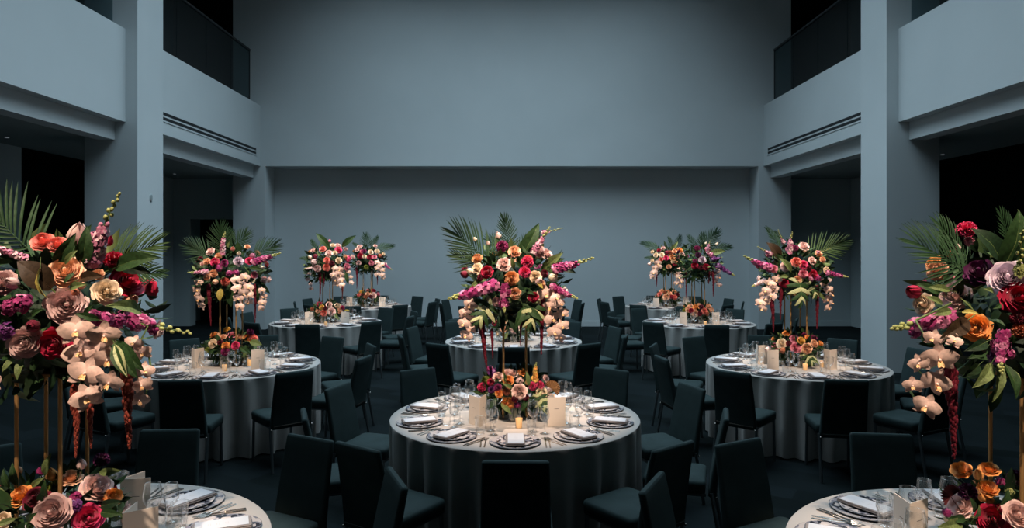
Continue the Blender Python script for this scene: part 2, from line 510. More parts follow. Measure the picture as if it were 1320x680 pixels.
def orchid_mesh(m):
    b = MB()
    petal(b, m, PI / 2, 1.0, .31, -.10, -.15, .6)
    petal(b, m, math.radians(222), 1.0, .28, -.10, -.15, .6)
    petal(b, m, math.radians(318), 1.0, .28, -.10, -.15, .6)
    petal(b, m, math.radians(13), 1.04, .50, .07, -.22, .8, .05)
    petal(b, m, math.radians(167), 1.04, .50, .07, -.22, .8, .05)
    lip = M['lip']
    petal(b, m, math.radians(270), .34, .12, .12, .3, -.8, .1, 4)
    petal(b, lip, math.radians(235), .26, .10, .12, .6, -2.2, .1, 4)
    petal(b, lip, math.radians(305), .26, .10, .12, .6, -2.2, .1, 4)
    b.blob((0, .05, .18), .09, m, (1, 1.2, 1.3))
    b.blob((0, -.08, .15), .07, lip)
    return b.mesh('orchid_bloom')

def floret(b, c, d, r, m, rnd):
    d = Vector(d).normalized(); c = Vector(c)
    u = d.cross(Vector((.31, .22, .92))).normalized(); w = d.cross(u)
    ph = rnd.random() * 6
    for i in range(5):
        a = ph + i * 2 * PI / 5
        e = u * math.cos(a) + w * math.sin(a); f = d.cross(e)
        rows = [[c - f * .12 * r, c + f * .12 * r],
                [c + e * .6 * r + d * .25 * r - f * .42 * r, c + e * .6 * r + d * .32 * r + f * .42 * r],
                [c + e * 1.0 * r + d * rnd.uniform(-.1, .35) * r - f * .30 * r, c + e * 1.0 * r + d * rnd.uniform(-.1, .35) * r + f * .30 * r]]
        b.grid(rows, m)

def stock_mesh(m, tipm, seed, frac=.62, nfl=34, rad=.13):
    """flower spike along +Z, length 1; the last stretch is buds"""
    tw = M.get(m.name.replace("_petal", "") + "_tip", m) if hasattr(m, "name") else m
    rnd = random.Random(seed); b = MB()
    bend = lambda t: Vector((.12 * t * t * t, .05 * t * t, t))
    b.tube([bend(i / 8) for i in range(9)], [.018 * (1 - .6 * i / 8) for i in range(9)], M['stem'], 6)
    for i in range(nfl):
        t = frac * (i + .5) / nfl
        a = i * 2.39996
        k = 1 - .35 * t / frac
        d = Vector((math.cos(a), math.sin(a), .35))
        floret(b, bend(t) + Vector((math.cos(a), math.sin(a), 0)) * rad * .62 * k, d, rad * .80 * k * rnd.uniform(.7, 1.25), (tw if rnd.random() < .4 else m), rnd)
    nb = 13
    for i in range(nb):
        t = frac + (1.02 - frac) * i / (nb - 1)
        a = i * 2.39996
        k = 1 - .7 * (t - frac) / (1 - frac)
        b.blob(bend(t) + Vector((math.cos(a), math.sin(a), 0)) * rad * .42 * k, rad * .30 * (0.5 + .5 * k), (m if i < 3 else tipm), (1, 1, 1.25))
    return b.mesh('stock_stem')

def cluster_mesh(m, seed):
    rnd = random.Random(seed); b = MB()
    tw = M.get(m.name.replace('_petal', '').replace('_plant', '') + '_tip', m)
    for i in range(38):
        t = (i + .5) / 38
        pol = math.acos(1 - 1.5 * t); az = i * 2.39996
        d = Vector((math.sin(pol) * math.cos(az), math.sin(pol) * math.sin(az), math.cos(pol)))
        floret(b, d * .70 * rnd.uniform(.62, 1.18), d + Vector((rnd.uniform(-.5, .5), rnd.uniform(-.5, .5), rnd.uniform(-.5, .5))), .33 * rnd.uniform(.75, 1.2), (tw if rnd.random() < .35 else m), rnd)
    return b.mesh('floret_cluster')

def tassel_mesh(m, seed):
    """amaranth: hangs along -Z, length 1"""
    rnd = random.Random(seed); b = MB()
    path = lambda t: Vector((.05 * math.sin(t * 2.6), .03 * math.sin(t * 2), -t))
    b.tube([path(i / 8) for i in range(9)], .018, m, 5)
    for i in range(120):
        t = (i / 120) ** 1.0
        k = (.075 * (1 - t) ** .8 + .022)
        a = i * 2.39996
        c = path(t) + Vector((math.cos(a), math.sin(a), 0)) * k * rnd.uniform(.3, .8)
        b.blob(c, k * rnd.uniform(.42, .7), m, (1, 1, 1.2), 5, 3)
    return b.mesh('amaranth_tassel')

def palm_mesh(m, ratio=.85, seed=1, n=15):
    """rachis along +X, length 1, leaflets in the XY plane, drooping to -Z"""
    rnd = random.Random(seed); b = MB()
    ra = lambda t: Vector((t, 0, .10 * math.sin(t * PI)))
    b.tube([ra(i / 10) for i in range(11)], [.014 * (1 - .8 * i / 10) for i in range(11)], m, 5)
    for i in range(n):
        t = .10 + .90 * i / (n - 1)
        for s in (-1, 1):
            ang = math.radians(66 - 52 * t + rnd.uniform(-4, 4)) * s
            ln = ratio * (.55 + .45 * math.sin(PI * (.15 + .7 * t))) * (1 - .35 * t) * rnd.uniform(.9, 1.08)
            d = Vector((math.cos(ang), math.sin(ang), .16))
            sd = Vector((-math.sin(ang), math.cos(ang), 0))
            rows = []
            for v in range(6):
                q = v / 5
                c = ra(t) + d * ln * q + Vector((.06 * ln * q * q, 0, -.28 * ln * q * q))
                w = .017 * (math.sin(PI * min(1, .12 + .88 * q)) ** .6 if q < 1 else 0) + .0008
                rows.append([c - sd * w + Vector((0, 0, .008)), c, c + sd * w + Vector((0, 0, .008))])
            b.grid(rows, m)
    return b.mesh('palm_frond')

def leaf_mesh(m, wd=.17, strip=None, arch=.18, seed=0):
    """blade along +X, length 1, upper side +Z"""
    b = MB(); n = 10
    prof = lambda t: wd * math.sin(PI * min(1, .04 + .96 * t) ** .85) ** .9 if t < 1 else .002
    P = lambda t, q: Vector((t, q * prof(t), arch * math.sin(t * 2.2) - arch * t * t * .9 + abs(q) * prof(t) * .35 + .010 * math.sin(t * 17 + q * 5)))
    for (q0, q1, mm) in ((-1, -.5, m), (-.5, 0, strip or m), (0, .5, m), (.5, 1, strip or m)):
        b.grid([[P(v / n, q0), P(v / n, (q0 + q1) / 2), P(v / n, q1)] for v in range(n + 1)], mm)
    b.tube([P(v / n, 0) + Vector((0, 0, -.004)) for v in range(n + 1)], [.012 * (1 - .8 * v / n) for v in range(n + 1)], M['stem'] if m is not M['bronze'] else m, 5)
    b.tube([(-.35, 0, -.06), (0, 0, 0)], .011, M['stem'], 5)
    return b.mesh('leaf')

def monstera_mesh(m, strip):
    """split leaf along +X, length 1: lobes either side of the midrib"""
    b = MB()
    mid = lambda t: Vector((t, 0, .16 * math.sin(t * 2.4) - .14 * t * t))
    b.tube([mid(i / 8) for i in range(9)], [.016 * (1 - .7 * i / 8) for i in range(9)], M['stem'], 5)
    b.tube([(-.4, 0, -.1), (0, 0, 0)], .014, M['stem'], 5)
    nl = 6
    for s in (-1, 1):
        for i in range(nl):
            t0 = -.02 + i * .155; t1 = t0 + .150
            ang = math.radians((118, 92, 72, 54, 38, 20)[i]) * s
            ln = (.34, .46, .50, .46, .36, .24)[i]
            d = Vector((math.cos(ang), math.sin(ang), 0))
            rows = []
            for v in range(6):
                q = v / 5
                wk = (1.0, 1.02, .98, .86, .62, .12)[v] * .5 * (t1 - t0)
                c = (mid(max(0, t0)) + mid(t1)) / 2 + d * ln * q + Vector((0, 0, .10 * q - .26 * q * q))
                sd = Vector((1, 0, 0)) * (1 - q * .4) + Vector((-math.sin(ang), math.cos(ang), 0)) * s * -1 * (q * .6)
                rows.append([c - sd * wk, c + Vector((0, 0, .012)), c + sd * wk])
            # pale flash down the middle of every other lobe
            b.grid(rows, strip if (i % 2 == 0) else m)
    return b.mesh('monstera_leaf')

def fan_mesh(m):
    b = MB(); n = 30
    rows = []
    for r in (.06, .5, .9, 1.0):
        row = []
        for j in range(n + 1):
            a = math.radians(-10 + 200 * j / n)
            rr = r * (1 if r < .95 else (.99 if j % 2 else 1.07))
            row.append((rr * math.cos(a), rr * math.sin(a), (.11 if j % 2 else -.11) * r + .15 * r * r))
        rows.append(row)
    b.grid(rows, m)
    b.tube([(0, -.7, -.1), (0, .05, 0)], .04, m, 6)
    return b.mesh('fan_leaf', False)

def foliage_mesh(rx, ry, rz, n, seed, size=(.05, .10), low=-.9, zmin=-9):
    rnd = random.Random(seed); b = MB()
    ms = [M['leaf_dark'], M['leaf_dark'], M['leaf'], M['leaf'], M['leaf'], M['leaf_dark'], M['palm_lit'], M['leaf_dark'], M['leaf_pale']]
    for i in range(n):
        z = rnd.uniform(low, 1); a = rnd.random() * 2 * PI
        s = math.sqrt(max(0, 1 - z * z))
        nrm = Vector((s * math.cos(a), s * math.sin(a), z))
        k = rnd.uniform(.55, .84)
        c = Vector((nrm.x * rx * k, nrm.y * ry * k, nrm.z * rz * k))
        d = (nrm * rnd.uniform(.3, 1.2) + Vector((rnd.uniform(-1, 1), rnd.uniform(-1, 1), rnd.uniform(-1, .8)))).normalized()
        u = d.cross(Vector((rnd.uniform(-1, 1), rnd.uniform(-1, 1), rnd.uniform(.2, 1)))).normalized(); w = d.cross(u)
        L_ = rnd.uniform(*size); wd = L_ * rnd.uniform(.13, .24)
        rows = []
        for v in range(5):
            t = v / 4
            h = wd * (0.12, .75, 1.0, .68, .02)[v]
            p = c + d * L_ * t - w * L_ * .22 * t * t
            rows.append([Vector((e.x, e.y, max(e.z, zmin + .002 * v))) for e in (p - u * h + w * h * .3, p, p + u * h + w * h * .3)])
        b.grid(rows, rnd.choice(ms))
    # thin stalks
    return b.mesh('foliage')

_cache = {}
def cached(key, fn):
    if key not in _cache: _cache[key] = fn()
    return _cache[key]

NAMES = {'R': 'rose', 'K': 'ranunculus', 'C': 'carnation', 'B': 'rosebud', 'S': 'stock_stem', 'G': 'floret_cluster'}
CLAB = {'hotpink': 'hot pink', 'stockpink': 'pink', 'toffee': 'toffee orange', 'greenball': 'green', 'orchid': 'blush', 'orchidmauve': 'mauve'}
def cl(c): return CLAB.get(c, c)

def flower_data(kind, c, var):
    if kind == 'R': return cached(('R', c, var % 2), lambda: rose_mesh(M[c], 3 + var % 2))
    if kind == 'K': return cached(('K', c), lambda: rose_mesh(M[c], 7, True))
    if kind == 'C': return cached(('C', c), lambda: carnation_mesh(M[c]))
    if kind == 'B': return cached(('B', c), lambda: bud_mesh(M[c]))
    if kind == 'G': return cached(('G', c), lambda: cluster_mesh(M[c], 5))

class Bouquet:
    """flowers set on a dome; the list gives where each one is seen in the photograph, the dome gives its depth"""
    def __init__(s, root, cx, cy, zc, rx, ry, rz, seed):
        s.root = root; s.c = Vector((cx, cy, zc)); s.r = (rx, ry, rz); s.rnd = random.Random(seed); s.n = 0
        s.o = Vector(root.location)
    def depth(s, px, py, extra=0.0):
        Y = s.c.y - s.r[1] * .6
        for _ in range(3):
            p = at(px, py, Y)
            k = 1 - ((p.x - s.c.x) / s.r[0]) ** 2 - ((p.z - s.c.z) / s.r[2]) ** 2
            Y = s.c.y - s.r[1] * math.sqrt(max(0.03, k)) - extra
        return Y
    def normal(s, p, fwd=.35, up=.15):
        d = p - s.c
        d = Vector((d.x / s.r[0], d.y / s.r[1], d.z / s.r[2])).normalized()
        return (d + Vector((s.rnd.uniform(-.18, .18), -fwd, up))).normalized()
    def flower(s, kind, c, px, py, dpx, p=None, nrm=None, dia=None):
        if p is None:
            Y = s.depth(px, py); p = at(px, py, Y); rad = dpx / 2 / F * Y
            nrm = s.normal(p)
        else:
            rad = dia / 2
        q = nrm.to_track_quat('Z', 'Y') @ Quaternion((0, 0, 1), s.rnd.random() * 6)
        s.n += 1
        me = flower_data(kind, c, s.n)
        if kind == 'B': rad *= 1.2
        obj(NAMES[kind], me, s.root, p - nrm * rad * .25 - s.o, q, rad * (1.06 if s.c.y < 6 else .95), cl(c) + ' ' + NAMES[kind].replace('_', ' '))
    def spike(s, c, x0, y0, x1, y1, frac=.62, dy=-.05, tip='bud', width=None):
        Y0 = s.depth(x0, y0, .02); Y1 = Y0 + dy
        p0, p1 = at(x0, y0, Y0), at(x1, y1, Y1)
        d = p1 - p0
        key = ('S', c, frac, tip)
        me = cached(key, lambda: stock_mesh(M[c], M[tip], 4, frac))
        q = d.normalized().to_track_quat('Z', 'Y')
        L_ = d.length; w = width / F * Y0 / .26 if width else L_
        obj('stock_stem', me, s.root, p0 - s.o, q, (w, w, L_), cl(c) + ' stock flower spike')
    def orchids(s, c, pts, fwd=.30):
        """pts: (px, py, diameter px); stem through them from the top down"""
        Y = s.c.y - fwd
        P = []
        for i, (x, y, d) in enumerate(pts):
            yy = Y + .03 * math.sin(i * 2.1) + .02 * i * (0.5 if i % 2 else -.2)
            P.append((at(x, y, yy), d / 2 / F * yy))
        order = sorted(P, key=lambda t: -t[0].z)
        b = MB()
        top = order[0][0] + Vector((0, .10, .05))
        line = [Vector((s.c.x * .35 + top.x * .65, s.c.y - .1, top.z + .05)), top]
        for p, r in order: line.append(p + Vector((0, .045, 0)))
        line = [l - s.o for l in line]
        b.tube(line, .004, M['stem'], 5)
        spray = obj('orchid_spray', b.mesh('orchid_spray'), s.root, label=cl(c) + ' orchid spray')
        me = cached(('O', c), lambda: orchid_mesh(M[c]))
        for p, r in P:
            side = max(-1, min(1, (p.x - s.c.x) / .5))
            nrm = Vector((side * .5 + s.rnd.uniform(-.5, .5), -1, s.rnd.uniform(-.45, .25))).normalized()
            # keep the bloom's own up direction roughly up
            z = nrm; x = Vector((0, 0, 1)).cross(z).normalized(); y = z.cross(x)
            q = Matrix((x, y, z)).transposed().to_quaternion() @ Quaternion((0, 0, 1), s.rnd.uniform(-.4, .4))
            obj('orchid_bloom', me, spray, p - s.o, q, r * (.98 if s.c.y < 4 else 1.16))
    def tassel(s, x0, y0, x1, y1, c='amaranth', width=1.0, fwd=.24):
        Y = s.c.y - fwd
        p0, p1 = at(x0, y0, Y), at(x1, y1, Y)
        d = p1 - p0
        me = cached(('T', c), lambda: tassel_mesh(M[c], 3))
        q = (-d).normalized().to_track_quat('Z', 'Y')
        obj('amaranth_tassel', me, s.root, p0 - s.o, q, (min(d.length, .27) * width * .8, min(d.length, .27) * width * .8, d.length), 'hanging deep red amaranth tassel')
    def blade(s, me, name, x0, y0, x1, y1, label=None, dy0=-.05, dy1=-.06, roll=0.0, width=1.0):
        p0, p1 = at(x0, y0, s.c.y + dy0), at(x1, y1, s.c.y + dy1)
        x = (p1 - p0); L_ = x.length; x.normalize()
        z = Vector((.15, -1, .35)); y = z.cross(x).normalized(); z = x.cross(y)
        q = Matrix((x, y, z)).transposed().to_quaternion() @ Quaternion((1, 0, 0), roll)
        obj(name, me, s.root, p0 - s.o, q, (L_, L_ * width, L_), label)
    def palm(s, x0, y0, x1, y1, lit=False, ratio=.85, dy0=.02, dy1=-.02, roll=0.0):
        me = cached(('P', lit, ratio), lambda: palm_mesh(M['palm_lit' if lit else 'palm'], ratio))
        s.blade(me, 'palm_frond', x0, y0, x1, y1, 'green palm frond', dy0, dy1, roll)
    def leaf(s, x0, y0, x1, y1, kind='leaf', dy0=-.16, dy1=-.24, roll=0.0, width=1.0):
        st = {'variegated': ('leaf', 'cream_strip')}.get(kind, (kind, None))
        me = cached(('L', kind), lambda: leaf_mesh(M[st[0]], .17, M[st[1]] if st[1] else None))
        s.blade(me, 'broad_leaf', x0, y0, x1, y1, {'bronze': 'bronze broad leaf', 'gold_leaf': 'golden leaf', 'variegated': 'striped leaf'}.get(kind, 'green broad leaf'), dy0, dy1, roll, width)
    def monstera(s, x0, y0, x1, y1, dy0=-.26, dy1=-.34, roll=0.0):
        me = cached(('MO',), lambda: monstera_mesh(M['leaf'], M['cream_strip']))
        s.blade(me, 'monstera_leaf', x0, y0, x1, y1, 'split variegated monstera leaf', dy0, dy1, roll)
    def fan(s, px, py, dpx, m='fan', rot=0.0):
        Y = s.depth(px, py, .01); p = at(px, py, Y)
        me = cached(('FAN', m), lambda: fan_mesh(M[m]))
        q = Vector((.15, -1, .25)).normalized().to_track_quat('Z', 'Y') @ Quaternion((0, 0, 1), rot)
        obj('fan_leaf', me, s.root, p - s.o, q, dpx / 2 / F * Y, 'dried bronze fan leaf' if m == 'fan' else 'dark red fan leaf')
    def run(s, items):
        for it in items:
            k = it[0]
            if k in 'RKCBG': s.flower(*it)
            elif k == 'S': s.spike(*it[1:])
            elif k == 'O': s.orchids(*it[1:])
            elif k == 'T': s.tassel(*it[1:])
            elif k == 'P': s.palm(*it[1:])
            elif k == 'L': s.leaf(*it[1:])
            elif k == 'M': s.monstera(*it[1:])
            elif k == 'F': s.fan(*it[1:])
    def back(s, n, cols, dia=(.07, .10)):
        """the sides and rear of the dome carry blooms too"""
        for i in range(n):
            a = PI * (i + .5) / n + s.rnd.uniform(-.1, .1)
            e = (-.25, .25, .62)[i % 3]
            nrm = Vector((math.cos(a) * math.cos(e), math.sin(a) * math.cos(e), math.sin(e)))
            p = s.c + Vector((nrm.x * s.r[0], nrm.y * s.r[1], nrm.z * s.r[2])) * .95
            s.flower('R', cols[i % len(cols)], 0, 0, 0, p, nrm, s.rnd.uniform(*dia))

ZTOP = 0.752
def tall_arrangement(key, label, items, backcols, seed, nback=8, bare=False):
    tx, ty, _, sx, tn = TABLES[key]
    if not want(key + ':tall'): return
    root = empty('tall_flower_arrangement', label, 'flower arrangement', (sx, ty, ZTOP), 0, 'tall floral centrepieces')
    h = .0825
    rod = cached(('rod',), lambda: (lambda b: (b.tube([(0, 0, .006), (0, 0, .74)], .0075, M['brass'], 10), b.mesh('stand_rod'))[1])(MB()))
    for ax in (-1, 1):
        for ay in (-1, 1):
            obj('stand_rod', rod, root, (ax * h, ay * h, 0), label='slim brass rod')
    def plate(z0, z1, m, e):
        b = MB(); b.box(-e, e, -e, e, z0, z1, m); return b.mesh('plate', False)
    obj('base_plate', cached(('bp',), lambda: plate(0, .007, M['bronze_plate'], .12)), root, label='dark flat base plate')
    obj('top_plate', cached(('tp',), lambda: plate(.735, .745, M['brass'], .10)), root)
    def foam():
        b = MB(); b.blob((0, 0, .93), .20, M['leaf_dark'], (1.05, 1.05, .95), 14, 9); return b.mesh('foam_light_block')
    obj('foam_light_block', cached(('foam',), foam), root)  # hidden foam ball, added to block light through the leaves
    obj('foliage', cached(('fol', seed % 3), lambda: foliage_mesh(.42, .38, .36, 460, seed % 3 + 11, (.06, .12))), root, (0, 0, .95))['kind'] = 'stuff'
    B = Bouquet(root, sx, ty, ZTOP + .97, .42, .36, .36, seed)
    B.run(items)
    B.back(nback, backcols)
    return root

def low_arrangement(key, label, items, backcols, seed, nback=6):
    tx, ty, _, sx, tn = TABLES[key]
    if not want(key + ':low'): return
    root = empty('low_flower_arrangement', label, 'flower arrangement', (sx, ty, ZTOP), 0, 'low floral centrepieces')
    def vase():
        b = MB(); b.lathe([(.001, .009), (.040, .009), (.043, .012), (.043, .125), (.046, .128), (.049, .125), (.047, .01), (.044, .007), (.001, .007)], M['glass'], 20)
        for i in range(5):
            a = i * 1.3
            b.tube([(.02 * math.cos(a), .02 * math.sin(a), .012), (.012 * math.cos(a + 2), .012 * math.sin(a + 2), .15)], .003, M['stem'], 5)
        return b.mesh('glass_vase')
    vm = cached(('vase',), vase)
    for (x, y) in ((-.16, -.03), (.16, -.03), (0, -.16), (-.02, .15), (.165, .085)):
        obj('glass_vase', vm, root, (x, y, 0), label='clear glass vase with stems')
    obj('foliage', cached(('lfol', seed % 2), lambda: foliage_mesh(.29, .25, .165, 330, 31 + seed % 2, (.05, .11), -1.0, -.17)), root, (0, 0, .185))['kind'] = 'stuff'
    B = Bouquet(root, sx, ty, ZTOP + .19, .29, .24, .15, seed)
    B.run(items)
    B.back(nback, backcols, (.06, .085))
    return root

# ------------------------------------------------------------------ chair
def rrect(w, d, r, n=5):
    pts = []
    for cx, cy, a0 in ((w / 2 - r, d / 2 - r, 0), (-w / 2 + r, d / 2 - r, PI / 2), (-w / 2 + r, -d / 2 + r, PI), (w / 2 - r, -d / 2 + r, 1.5 * PI)):
        for i in range(n + 1):
            a = a0 + PI / 2 * i / n
            pts.append((cx + r * math.cos(a), cy + r * math.sin(a)))
    return pts

def slab(b, secs, m):
    """secs: (z, yc, w, d, r, bow)"""
    rows = []
    for z, yc, w, d, r, bow in secs:
        rows.append([(x, yc + y + bow * (1 - (2 * x / max(w, .01)) ** 2), z) for x, y in rrect(w, d, r)])
    b.grid(rows, m, True)
    n = len(rows[0])
    b.add(rows[0], [tuple(reversed(range(n)))], m); b.add(rows[-1], [tuple(range(n))], m)

def make_chair_meshes():
    C_ = M['chair']
    b = MB()
    secs = []
    z0, z1 = .375, .865
    for i in range(11):
        t = i / 10
        z = z0 + (z1 - z0) * t
        yc = -.010 - .085 * t ** 1.25
        w = .405 - .030 * t
        d = .050 - .012 * t
        secs.append((z, yc, w - .025, d, .018, -.012 * t))
    first = secs[0]; last = secs[-1]
    secs = [(z0 - .006, first[1], first[2] - .014, first[3] - .014, .012, 0)] + secs + [(z1 + .008, last[1], last[2] - .006, last[3] - .008, .014, -.012), (z1 + .013, last[1], last[2] - .024, last[3] - .022, .007, -.012)]
    slab(b, secs, C_)
    back = b.mesh('backrest')
    b = MB()
    ys = .232
    slab(b, [(.385, ys, .375, .375, .03, 0), (.392, ys, .395, .398, .03, 0), (.445, ys, .402, .404, .034, 0), (.462, ys, .396, .398, .034, 0), (.470, ys, .372, .374, .034, 0), (.476, ys, .30, .30, .03, 0), (.478, ys, .15, .15, .02, 0)], C_)
    seat = b.mesh('seat')
    legs = []
    for sx in (-1, 1):
        b = MB(); b.tube([(sx * .178, .405, .39), (sx * .182, .415, 0)], .0125, M['leg'], 10); legs.append(b.mesh('front_leg'))
        b = MB(); b.tube([(sx * .186, -.006, .40), (sx * .188, -.022, .30), (sx * .192, -.075, 0)], .0125, M['leg'], 10)
        b.blob((sx * .186, -.036, .372), .008, M['steel'])
        legs.append(b.mesh('rear_leg'))
    b = MB(); b.box(-.172, .172, -.043, -.030, .398, .406, M['steel'])
    rail = b.mesh('back_rail', False)
    b = MB(); b.box(-.17, .17, .03, .42, .365, .386, M['leg'])
    frame = b.mesh('seat_frame', False)
    return back, seat, legs, rail, frame
CH_BACK, CH_SEAT, CH_LEGS, CH_RAIL, CH_FRAME = make_chair_meshes()

def build_chair(label, loc, rz, group):
    r = empty('dining_chair', label, 'chair', loc, rz, group)
    obj('backrest', CH_BACK, r); obj('seat', CH_SEAT, r)
    for l in CH_LEGS: obj('leg', l, r)
    obj('back_rail', CH_RAIL, r, label='thin metal rail under the backrest'); obj('seat_frame', CH_FRAME, r)
    return r
CHAIR0 = None
def chair(label, loc, rz, group):
    global CHAIR0
    if CHAIR0 is None:
        CHAIR0 = build_chair(label, loc, rz, group); return CHAIR0
    c = copy_tree(CHAIR0); c.location = loc; c.rotation_euler = (0, 0, rz)
    return tag(c, label, 'chair', group)

# ------------------------------------------------------------------ tableware meshes
def lathe_mesh(name, prof, m, n=28):
    b = MB(); b.lathe(prof, m, n); return b.mesh(name)

def charger_mesh():
    b = MB()
    b.lathe([(.0005, .0), (.11, .0), (.145, .003), (.163, .0075)], M['rim'], 40)
    b.lathe([(.163, .0075), (.164, .0095), (.1615, .0105)], M['rim'], 40)
    b.lathe([(.1615, .0105), (.145, .0068), (.112, .004), (.0005, .004)], M['china'], 40)
    return b.mesh('charger_plate')
def plate_mesh():
    b = MB()
    b.lathe([(.0005, .0), (.08, .0), (.105, .003), (.120, .0075), (.1205, .009), (.1185, .0095)], M['rim'], 36)
    b.lathe([(.1185, .0095), (.104, .0065), (.082, .0035), (.0005, .0035)], M['china2'], 36)
    return b.mesh('dinner_plate')
def napkin_mesh():
    b = MB()
    for z0, z1, w, l in ((0, .007, .122, .245), (.0075, .013, .118, .240)):
        slab(b, [(z0, 0, w - .006, l - .006, .01, 0), (z0 + .002, 0, w, l, .012, 0), (z1 - .002, 0, w, l, .012, 0), (z1, 0, w - .006, l - .006, .01, 0)], M['napkin'])
    return b.mesh('folded_napkin')
def menu_mesh():
    b = MB()
    b.box(-.050, .050, -.108, .108, 0, .0016, M['paper'])
    for i, (w, y) in enumerate(((.030, .080), (.022, .055), (.026, .045), (.018, .020), (.024, .010), (.020, -.015), (.025, -.025), (.016, -.060))):
        b.box(-w / 2, w / 2, y - .0009, y + .0009, .0016, .0018, M['ink_grey'])
    return b.mesh('menu_card', False)
def card_mesh():
    """tall folded card standing open; fold at the origin, leaves go back to either side"""
    b = MB()
    for a, lw in ((math.radians(128), .125), (math.radians(70), .125)):
        d = Vector((math.cos(a), math.sin(a), 0)); n = Vector((-d.y, d.x, 0)) * .0012
        p = [Vector((0, 0, 0)) - n, d * lw - n, d * lw + n, n]
        vs = p + [v + Vector((0, 0, .200)) for v in p]
        b.add(vs, [(0, 3, 2, 1), (4, 5, 6, 7), (0, 1, 5, 4), (1, 2, 6, 5), (2, 3, 7, 6), (3, 0, 4, 7)], M['card'])
        c = d * lw * .5
        for s in (-1, 1):
            q = [c - d * .016 + n * s * 1.3, c + d * .016 + n * s * 1.3]
            b.add([q[0] + Vector((0, 0, .118)), q[1] + Vector((0, 0, .118)), q[1] + Vector((0, 0, .121)), q[0] + Vector((0, 0, .121))], [(0, 1, 2, 3)], M['ink'])
    return b.mesh('table_card', False)
def fork_mesh():
    b = MB(); m = M['steel']
    b.grid([[(-w, y, z), (0, y, z + .0015), (w, y, z)] for y, w, z in ((-.10, .0045, .003), (-.06, .005, .003), (.0, .0032, .004), (.035, .003, .007), (.05, .008, .006), (.062, .011, .004))], m)
    b.grid([[(-w, y, 0.0), (0, y, 0.0), (w, y, 0.0)] for y, w in ((-.10, .0045), (.0, .0032), (.03, .003))], m)
    for i in range(4):
        x = -.0093 + i * .0062
        b.tube([(x, .06, .004), (x, .085, .003), (x * .95, .105, .006)], [.0016, .0015, .0008], m, 5)
    return b.mesh('fork')
def knife_mesh():
    b = MB(); m = M['steel']
    slab(b, [(.0, 0, .0, .0, 0, 0)] if False else [(.0005, -.065, .008, .095, .003, 0), (.004, -.065, .009, .096, .004, 0), (.006, -.065, .006, .09, .003, 0)], m)
    b.grid([[(-.004, -.018, .003), (.004, -.018, .003)], [(-.005, .03, .003), (.008, .03, .0025)], [(-.005, .08, .003), (.009, .08, .0025)], [(-.004, .105, .003), (.004, .108, .003)], [(-.003, .118, .003), (-.001, .118, .003)]], m)
    return b.mesh('knife')
WINE = [(.001, .002), (.030, .0015), (.034, .003), (.012, .007), (.0045, .014), (.0038, .06), (.0042, .088), (.014, .097), (.030, .112), (.039, .135), (.040, .155), (.034, .195), (.0325, .205)]
WINE2 = [(.001, .002), (.028, .0015), (.031, .003), (.011, .007), (.0045, .013), (.0038, .05), (.0042, .072), (.012, .080), (.026, .094), (.033, .113), (.033, .130), (.0285, .165), (.027, .174)]
TUMB = [(.001, .006), (.026, .005), (.0285, .002), (.030, .004), (.0315, .02), (.036, .10), (.0365, .112)]
def glass_mesh(name, prof):
    b = MB(); b.lathe(prof, M['glass'], 24)
    r, z = prof[-1]
    b.lathe([(r, z), (r + .0006, z + .0006), (r + .0004, z - .001), (r - .0004, z - .001)], M['glass'], 24)
    return b.mesh(name)
def votive_parts():
    a = lathe_mesh('votive_holder', [(.001, 0), (.026, 0), (.028, .002), (.0335, .070), (.0325, .071), (.0315, .068), (.0265, .006), (.001, .005)], M['votive'], 24)
    b = MB(); b.lathe([(.0262, .007), (.0285, .034), (.027, .036), (.004, .035), (.001, .035)], M['wax'], 20)
    b.tube([(0, 0, .035), (0, 0, .042)], .001, M['ink'], 5)
    c = MB(); c.lathe([(.0008, .040), (.0042, .046), (.0045, .050), (.0022, .058), (.0005, .066)], M['flame'], 10)
    return a, b.mesh('candle'), c.mesh('flame')

TW = dict(charger=charger_mesh(), plate=plate_mesh(), napkin=napkin_mesh(), menu=menu_mesh(), card=card_mesh(), fork=fork_mesh(), knife=knife_mesh(),
          wine=glass_mesh('wine_glass', WINE), wine2=glass_mesh('wine_glass', WINE2), tumbler=glass_mesh('tumbler', TUMB))
VOT = votive_parts()

